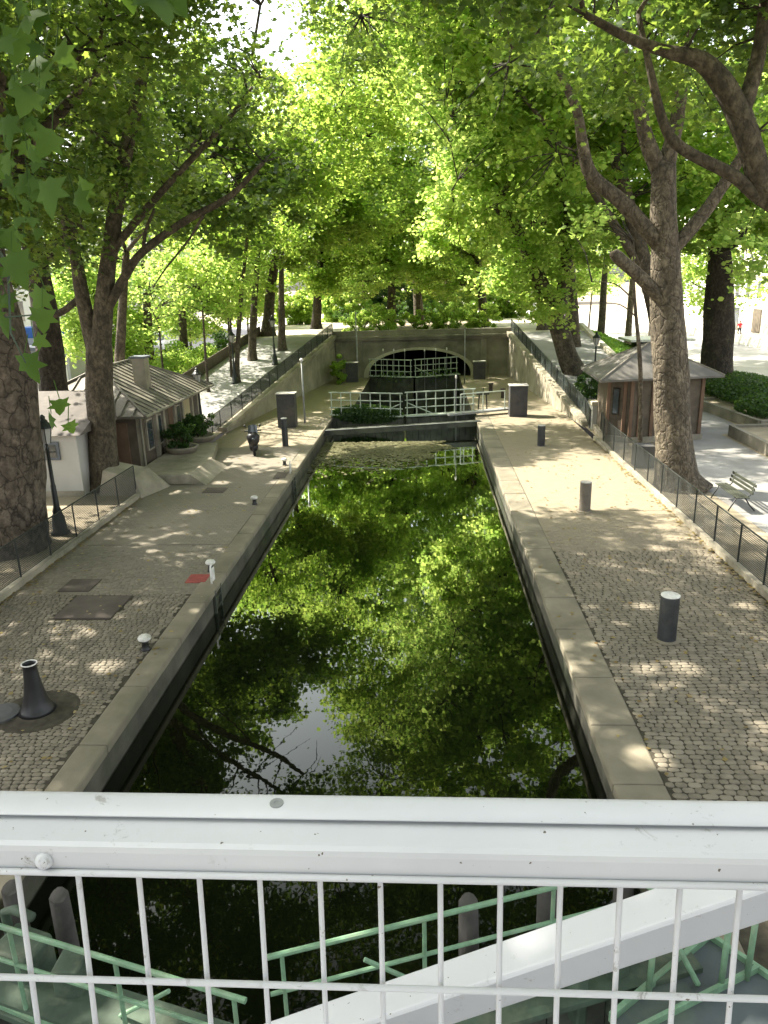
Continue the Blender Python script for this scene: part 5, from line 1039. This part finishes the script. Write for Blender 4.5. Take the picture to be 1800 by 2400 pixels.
plane((33.0, 74, .1), 5, .18, 0, 'small street tree by the white barriers at the right edge', [(0, 0, 6.2, (2.2, 2, 1.6)), (0, 0, 8.5, (2.6, 2, 1.8))], 90, mat='leaf', size=.26, group=G)
plane((27.5, 60, .1), 9, .35, 0, 'street tree whose low leafy boughs hang over the right road', [(-2, -4, 10.5, (4.5, 4, 2)), (2, -6, 9.2, (4, 4, 1.6)), (0, 0, 13, (5, 5, 3))], 420, mat='leaf_bright', size=.27, group=G)
plane((-11.9, 46.6, 1.5), 9, .15, 1.4, 'slim dark trunk at the ramp railing whose crown leans over the canal', [(8.2, -6.5, 13.3, (2.6, 3, 2.8)), (9.2, -4, 17, (2.8, 3, 3)), (2, -1, 9.2, (3.0, 3, 2)), (5.4, -6, 11, (2.4, 3, 2.2))], 420, per=120, size=.2, mat='leaf', group=G)
for k, (x, y, lo, rr_) in enumerate([(-22, 50, 4.2, 3.2), (-25, 60, 4.6, 3.4), (-21.5, 68, 4.8, 3.4), (-18, 76, 6, 3.2)]):
    plane((x, y, .1), lo*.8, .12, .2, ['low crowned young tree on the left verge, nearest of the row', 'low crowned young tree on the left verge, second of the row', 'low crowned young tree on the left verge, third of the row', 'low crowned young tree on the left verge, farthest of the row'][k], [(0, 0, lo, (rr_, rr_, 1.9)), (0, 0, lo+3, (rr_*.9, rr_, 2))], 300, per=120, size=.24, mat='leaf_bright', name='slender_tree')
for k, (x, y, lo, rr_) in enumerate([(24, 66, 6.2, 3.0), (14.5, 80, 7.5, 3.6), (30, 98, 7, 4), (22, 104, 7, 4.5)]):
    plane((x, y, .1), lo*.8, .13, .2, ['young tree on the right verge with light low crown', 'light green young tree behind the grassy right bank', 'far young tree beside the right road', 'farthest young tree on the right verge'][k], [(0, 0, lo, (rr_, rr_, 2.2)), (0, 0, lo+3.5, (rr_*.9, rr_, 2.2))], 240, per=110, size=.28, mat='leaf_bright', name='slender_tree')
for k, (x, y, z, h, bl) in enumerate([(-13.2, 44.5, 1.2, 7.5, 2.3), (-12.6, 48, 1.7, 7, 2.2), (-16.8, 47, .1, 7.5, 2.6), (-15, 58, 3, 6, 2.6)]):
    plane((x, y, z), h*.62, .085, .1, ['very slim dark stem tree rising from the left ramp in front of the bushes', 'thin leaning sapling on the left ramp, second from the left', 'slim pale green tree in the left garden', 'slim leafy tree at the top of the left garden'][k],
          [(.2, 0, h*.80, (bl, bl, 1.6)), (0, .3, h*1.05, (bl*.8, bl*.8, 1.2))], 110, per=110, size=.2, mat='leaf_bright', name='slender_tree', group='slim young trees on the left ramp')
for k, (x, y, lab) in enumerate([(-12.5, 6, 'plane tree added for shade beside the footbridge on the left, outside the picture'), (-11.5, -9, 'unseen plane tree added for shade behind the photographer on the left'), (9.6, -4, 'unseen plane tree added for shade behind the photographer on the right'), (-12.3, 12.5, 'plane tree added for shade left of the canal just outside the picture'), (-20, 17, 'plane tree added for shade, set back from the left quay, outside the picture'), (-20.5, 25, 'plane tree added for shade, set back behind the white annex')]):  # trees added to shade the near quays and the railing
    plane((x, y, .1), 9, .5, 1.5 if x < 0 else -1.5, lab, [(0, 0, 13, (5, 5, 2.6)), (5 if x < 0 else -5, 0, 14.5, (4.5, 5, 2.2)), (8.5 if x < 0 else -8.5, 1, 16.5, (4, 5, 2)), (0, 0, 17.5, (5, 5, 2.4))], 560, per=95, size=.27, mat='leaf_dark')
# shrubs
for k, (x, y, z, rx, ry, rz, n, mt) in enumerate([(-17.2, 50, 1.4, 2.6, 3, 1.5, 9000, 'leaf_bright'), (-18.5, 57, 1.6, 3, 3.5, 1.7, 9000, 'leaf_bright'), (-16.6, 62, 1.8, 2, 3, 1.8, 6000, 'bush'), (-16.8, 43.5, 1.0, 1.8, 2.2, 1.0, 5000, 'leaf_bright')]):
    shrub((x, y, z), (rx, ry, rz), n, ['bright green bush mass left of the ramp fence, middle one', 'bright green bush mass left of the ramp fence, farther one', 'darker bush at the top of the ramp fence', 'low bright bush by the lock house roof corner'][k], mt, .16, stems=12)
for k, (x, y, rx, rz, mt) in enumerate([(-5.6, 64, 1.7, 1.0, 'leaf_bright'), (-3.6, 65.5, 2.2, 1.2, 'leaf_bright'), (-.4, 64.5, 2.1, .9, 'leaf'), (2.4, 65, 2.1, 1.15, 'leaf_bright'), (4.8, 63.6, 1.6, 1.1, 'leaf'), (-1.5, 78, 4, 1.1, 'bush'), (4.5, 80, 3.5, 1.2, 'leaf_bright'), (-7, 78, 3, 1.0, 'bush')]):
    shrub((x, y, 3.3+rz*.8), (rx, 1.3, rz), 2600, ['pale green shrub at the left end of the deck garden', 'bright shrub above the left half of the tunnel arch', 'mid green low shrub above the middle of the tunnel arch', 'bright shrub above the right half of the tunnel arch', 'mid green shrub at the right end of the tunnel parapet', 'wide dark shrub behind the deck trunks', 'wide bright shrub at the back right of the deck', 'wide dark shrub at the back left of the deck'][k], mt, .16, stems=8)
for k, (x, y, r, h, mt) in enumerate([(-9, 84, 3.5, 1.9, 'leaf_bright'), (-3, 86, 3.6, 2.1, 'bush'), (3, 86, 3.6, 2.0, 'leaf_bright'), (8.5, 84, 3.2, 2.0, 'leaf'), (-13.5, 80, 2.6, 1.7, 'leaf'), (0, 100, 7, 2.6, 'leaf_bright'), (-12, 112, 7, 2.8, 'leaf'), (12, 112, 7, 2.8, 'leaf')]):
    shrub((x, y, 3.3+h*.8), (r, 1.6, h), int(2200*r), ['tall bright hedge bush at the back left of the deck garden', 'tall dark hedge bush behind the deck trunks, left of centre', 'tall bright hedge bush behind the deck trunks, right of centre', 'tall hedge bush at the back right of the deck garden', 'tall hedge bush at the far left of the deck', 'long bright bush row far behind the deck garden', 'far left bush row closing the deck', 'far right bush row closing the deck'][k], mt, .24, stems=8)
shrub((-6.6, 56.5, 1.0), (.5, 1.4, 1.1), 2600, 'leafy shrub in the shaded corner left of the tunnel mouth', 'leaf_bright', .15)
shrub((9.3, 42.0, 1.5), (.9, 2.0, 1.0), 3000, 'brown twiggy shrub between the right ramp railing and the leaning tree', 'bush', .12)
q = np.stack([RNG.uniform(12.9, 19.5, 26000), RNG.uniform(47, 76, 26000), np.zeros(26000)], 1); q[:, 2] = .15+np.clip((19.5-q[:, 0])/6, 0, 1)*np.clip((q[:, 1]-44)/16, 0, 1)*2.6+RNG.random(26000)*.35
mbk = MB(); mbk.sheet([(12.9, 44, .11), (19.5, 44, .11), (19.5, 76, .11), (12.9, 60, 2.75)]); mbk.sheet([(12.9, 60, 2.75), (19.5, 76, .11), (12.9, 76, 2.75)]); structure(mbk, 'grass_bank', 'earth')
tag(leaves_obj('tall_grass', q, .3, 'quad', 'grass', None, 1.1, cull=False), 'long bright grass on the sunny bank behind the kiosk', 'grass', kind='stuff')
# branch of big leaves close to the camera, upper left: its tree stands beside the footbridge outside the frame
t = thing('plane_tree', (-6.6, 2.2, .1), 'leafy plane boughs hanging close to the camera at the left edge', 'tree')
MB().tube([(-6.6, 2.2, 0), (-6.5, 2.2, 3), (-6.3, 2.3, 6), (-6.0, 2.3, 9.5)], [.5, .4, .35, .28], 12, .08).build('trunk', 'bark', t, smooth=True)
near = []; Y0 = 3.2
def sprig(pts, y, r0, nl, spread, sz, mt='leaf_near'):
    P3 = [Vector(Yp(a, b_, y+i*.08)) for i, (a, b_) in enumerate(pts)]
    pp, rr = smooth_path(P3, [r0*(1-.75*i/(len(P3)-1)) for i in range(len(P3))]); MB().tube(pp, rr, 6).build('bough', 'green_plate', t, smooth=True)
    L = []; 
    for i in range(nl):
        c = random.choice(pp); L.append(tuple(c+Vector((random.gauss(0, spread), random.gauss(0, spread), random.gauss(-.04, spread)))))
    q = np.array(L); o = leaves_obj('leaves', q, sz, 'maple', mt, t, .5, cull=False, jit=.25); o.data.transform(Matrix.Identity(4)); return o
def hang(o, pts, sz, y=3.0):   # individual leaves facing the viewer
    pass
MB().tube([(-6.1, 2.3, 8.6), (-4.0, 2.9, 8.3), (-2.4, 3.2, 7.7), (-1.9, 3.2, 7.3)], [.12, .07, .03, .012], 7).build('bough', 'bark', t, smooth=True)
MB().tube([(-6.0, 2.3, 9.2), (-3.6, 2.8, 9.4), (-1.6, 3.2, 8.75), (-1.0, 3.2, 8.45)], [.12, .06, .02, .01], 7).build('bough', 'bark', t, smooth=True)
def facing(name, spots, y):
    T = LEAF['maple']; mb = MB()
    for px, py, s_, a in spots:
        c = Vector(Yp(px, py, y+random.uniform(-.15, .2))); tx, tz = random.uniform(-.9, .6), random.uniform(-.8, .8); rot = Matrix.Rotation(tz, 3, 'Z') @ Matrix.Rotation(PI/2+tx, 3, 'X') @ Matrix.Rotation(a, 3, 'Z')
        n = len(T); vs = [tuple(c+rot @ Vector(tuple(v*s_))) for v in T]; ctr = tuple(c+rot @ Vector((0, -.05*s_, .12*s_)))
        mb.add(vs+[ctr], [(i, (i+1) % n, n) for i in range(n)])
        st = c+rot @ Vector((0, -.38*s_, 0)); mb2.tube([st, st+Vector((random.uniform(-.03, .03), .01, .08))], .0025, 4)
    return mb
mb2 = MB()
rnd = random.Random(5)
spots = [(40, 625, .20, 3.4), (95, 700, .15, 2.6), (70, 855, .19, 3.3), (95, 800, .09, 4.2), (45, 640, .15, .4), (100, 745, .14, 3.0), (20, 560, .17, 3.6), (118, 452, .21, 3.2), (60, 430, .16, 2.2), (190, 470, .15, 3.9), (200, 440, .13, 2.6),
         (100, 185, .2, 3.3), (40, 100, .17, 2.9), (70, 45, .18, 3.6), (20, 300, .18, 3.1), (110, 330, .16, 2.6), (150, 130, .14, 3.9), (370, 10, .24, 3.1), (340, -20, .2, 2.5), (410, -10, .2, 3.7), (300, -30, .18, 3.2), (140, 950, .12, 3.2), (120, 985, .11, 2.7), (165, 1000, .09, 3.5), (60, 230, .17, 2.7), (15, 395, .17, 3.5), (10, 760, .15, 2.9)]
for _ in range(120): spots.append((rnd.uniform(-190, 130)-rnd.random()*40, rnd.uniform(-250, 760), rnd.uniform(.07, .13), rnd.uniform(2.2, 4.1)))
spots = [(a, b_, c*.82, d) for a, b_, c, d in spots]
for _ in range(34): spots.append((rnd.uniform(-260, 450), rnd.uniform(-260, -30), rnd.uniform(.12, .2), rnd.uniform(2.4, 3.9)))
facing('leaves', spots, 3.2).build('leaves', 'leaf_near', t, smooth=True); mb2.build('stalks', 'leaf_near', t, kind='stuff')
MB().tube([Yp(-60, 500, 3.3), Yp(18, 620, 3.25), Yp(25, 780, 3.2), Yp(60, 850, 3.2)], [.012, .006, .004, .003], 6).build('twig', 'green_plate', t, smooth=True)
MB().tube([Yp(-200, 560, 3.3), Yp(0, 745, 3.2), Yp(110, 735, 3.2)], [.012, .004, .003], 6).build('twig', 'green_plate', t, smooth=True)
for o in list(COL.objects):
    if '_o' in o: del o['_o']
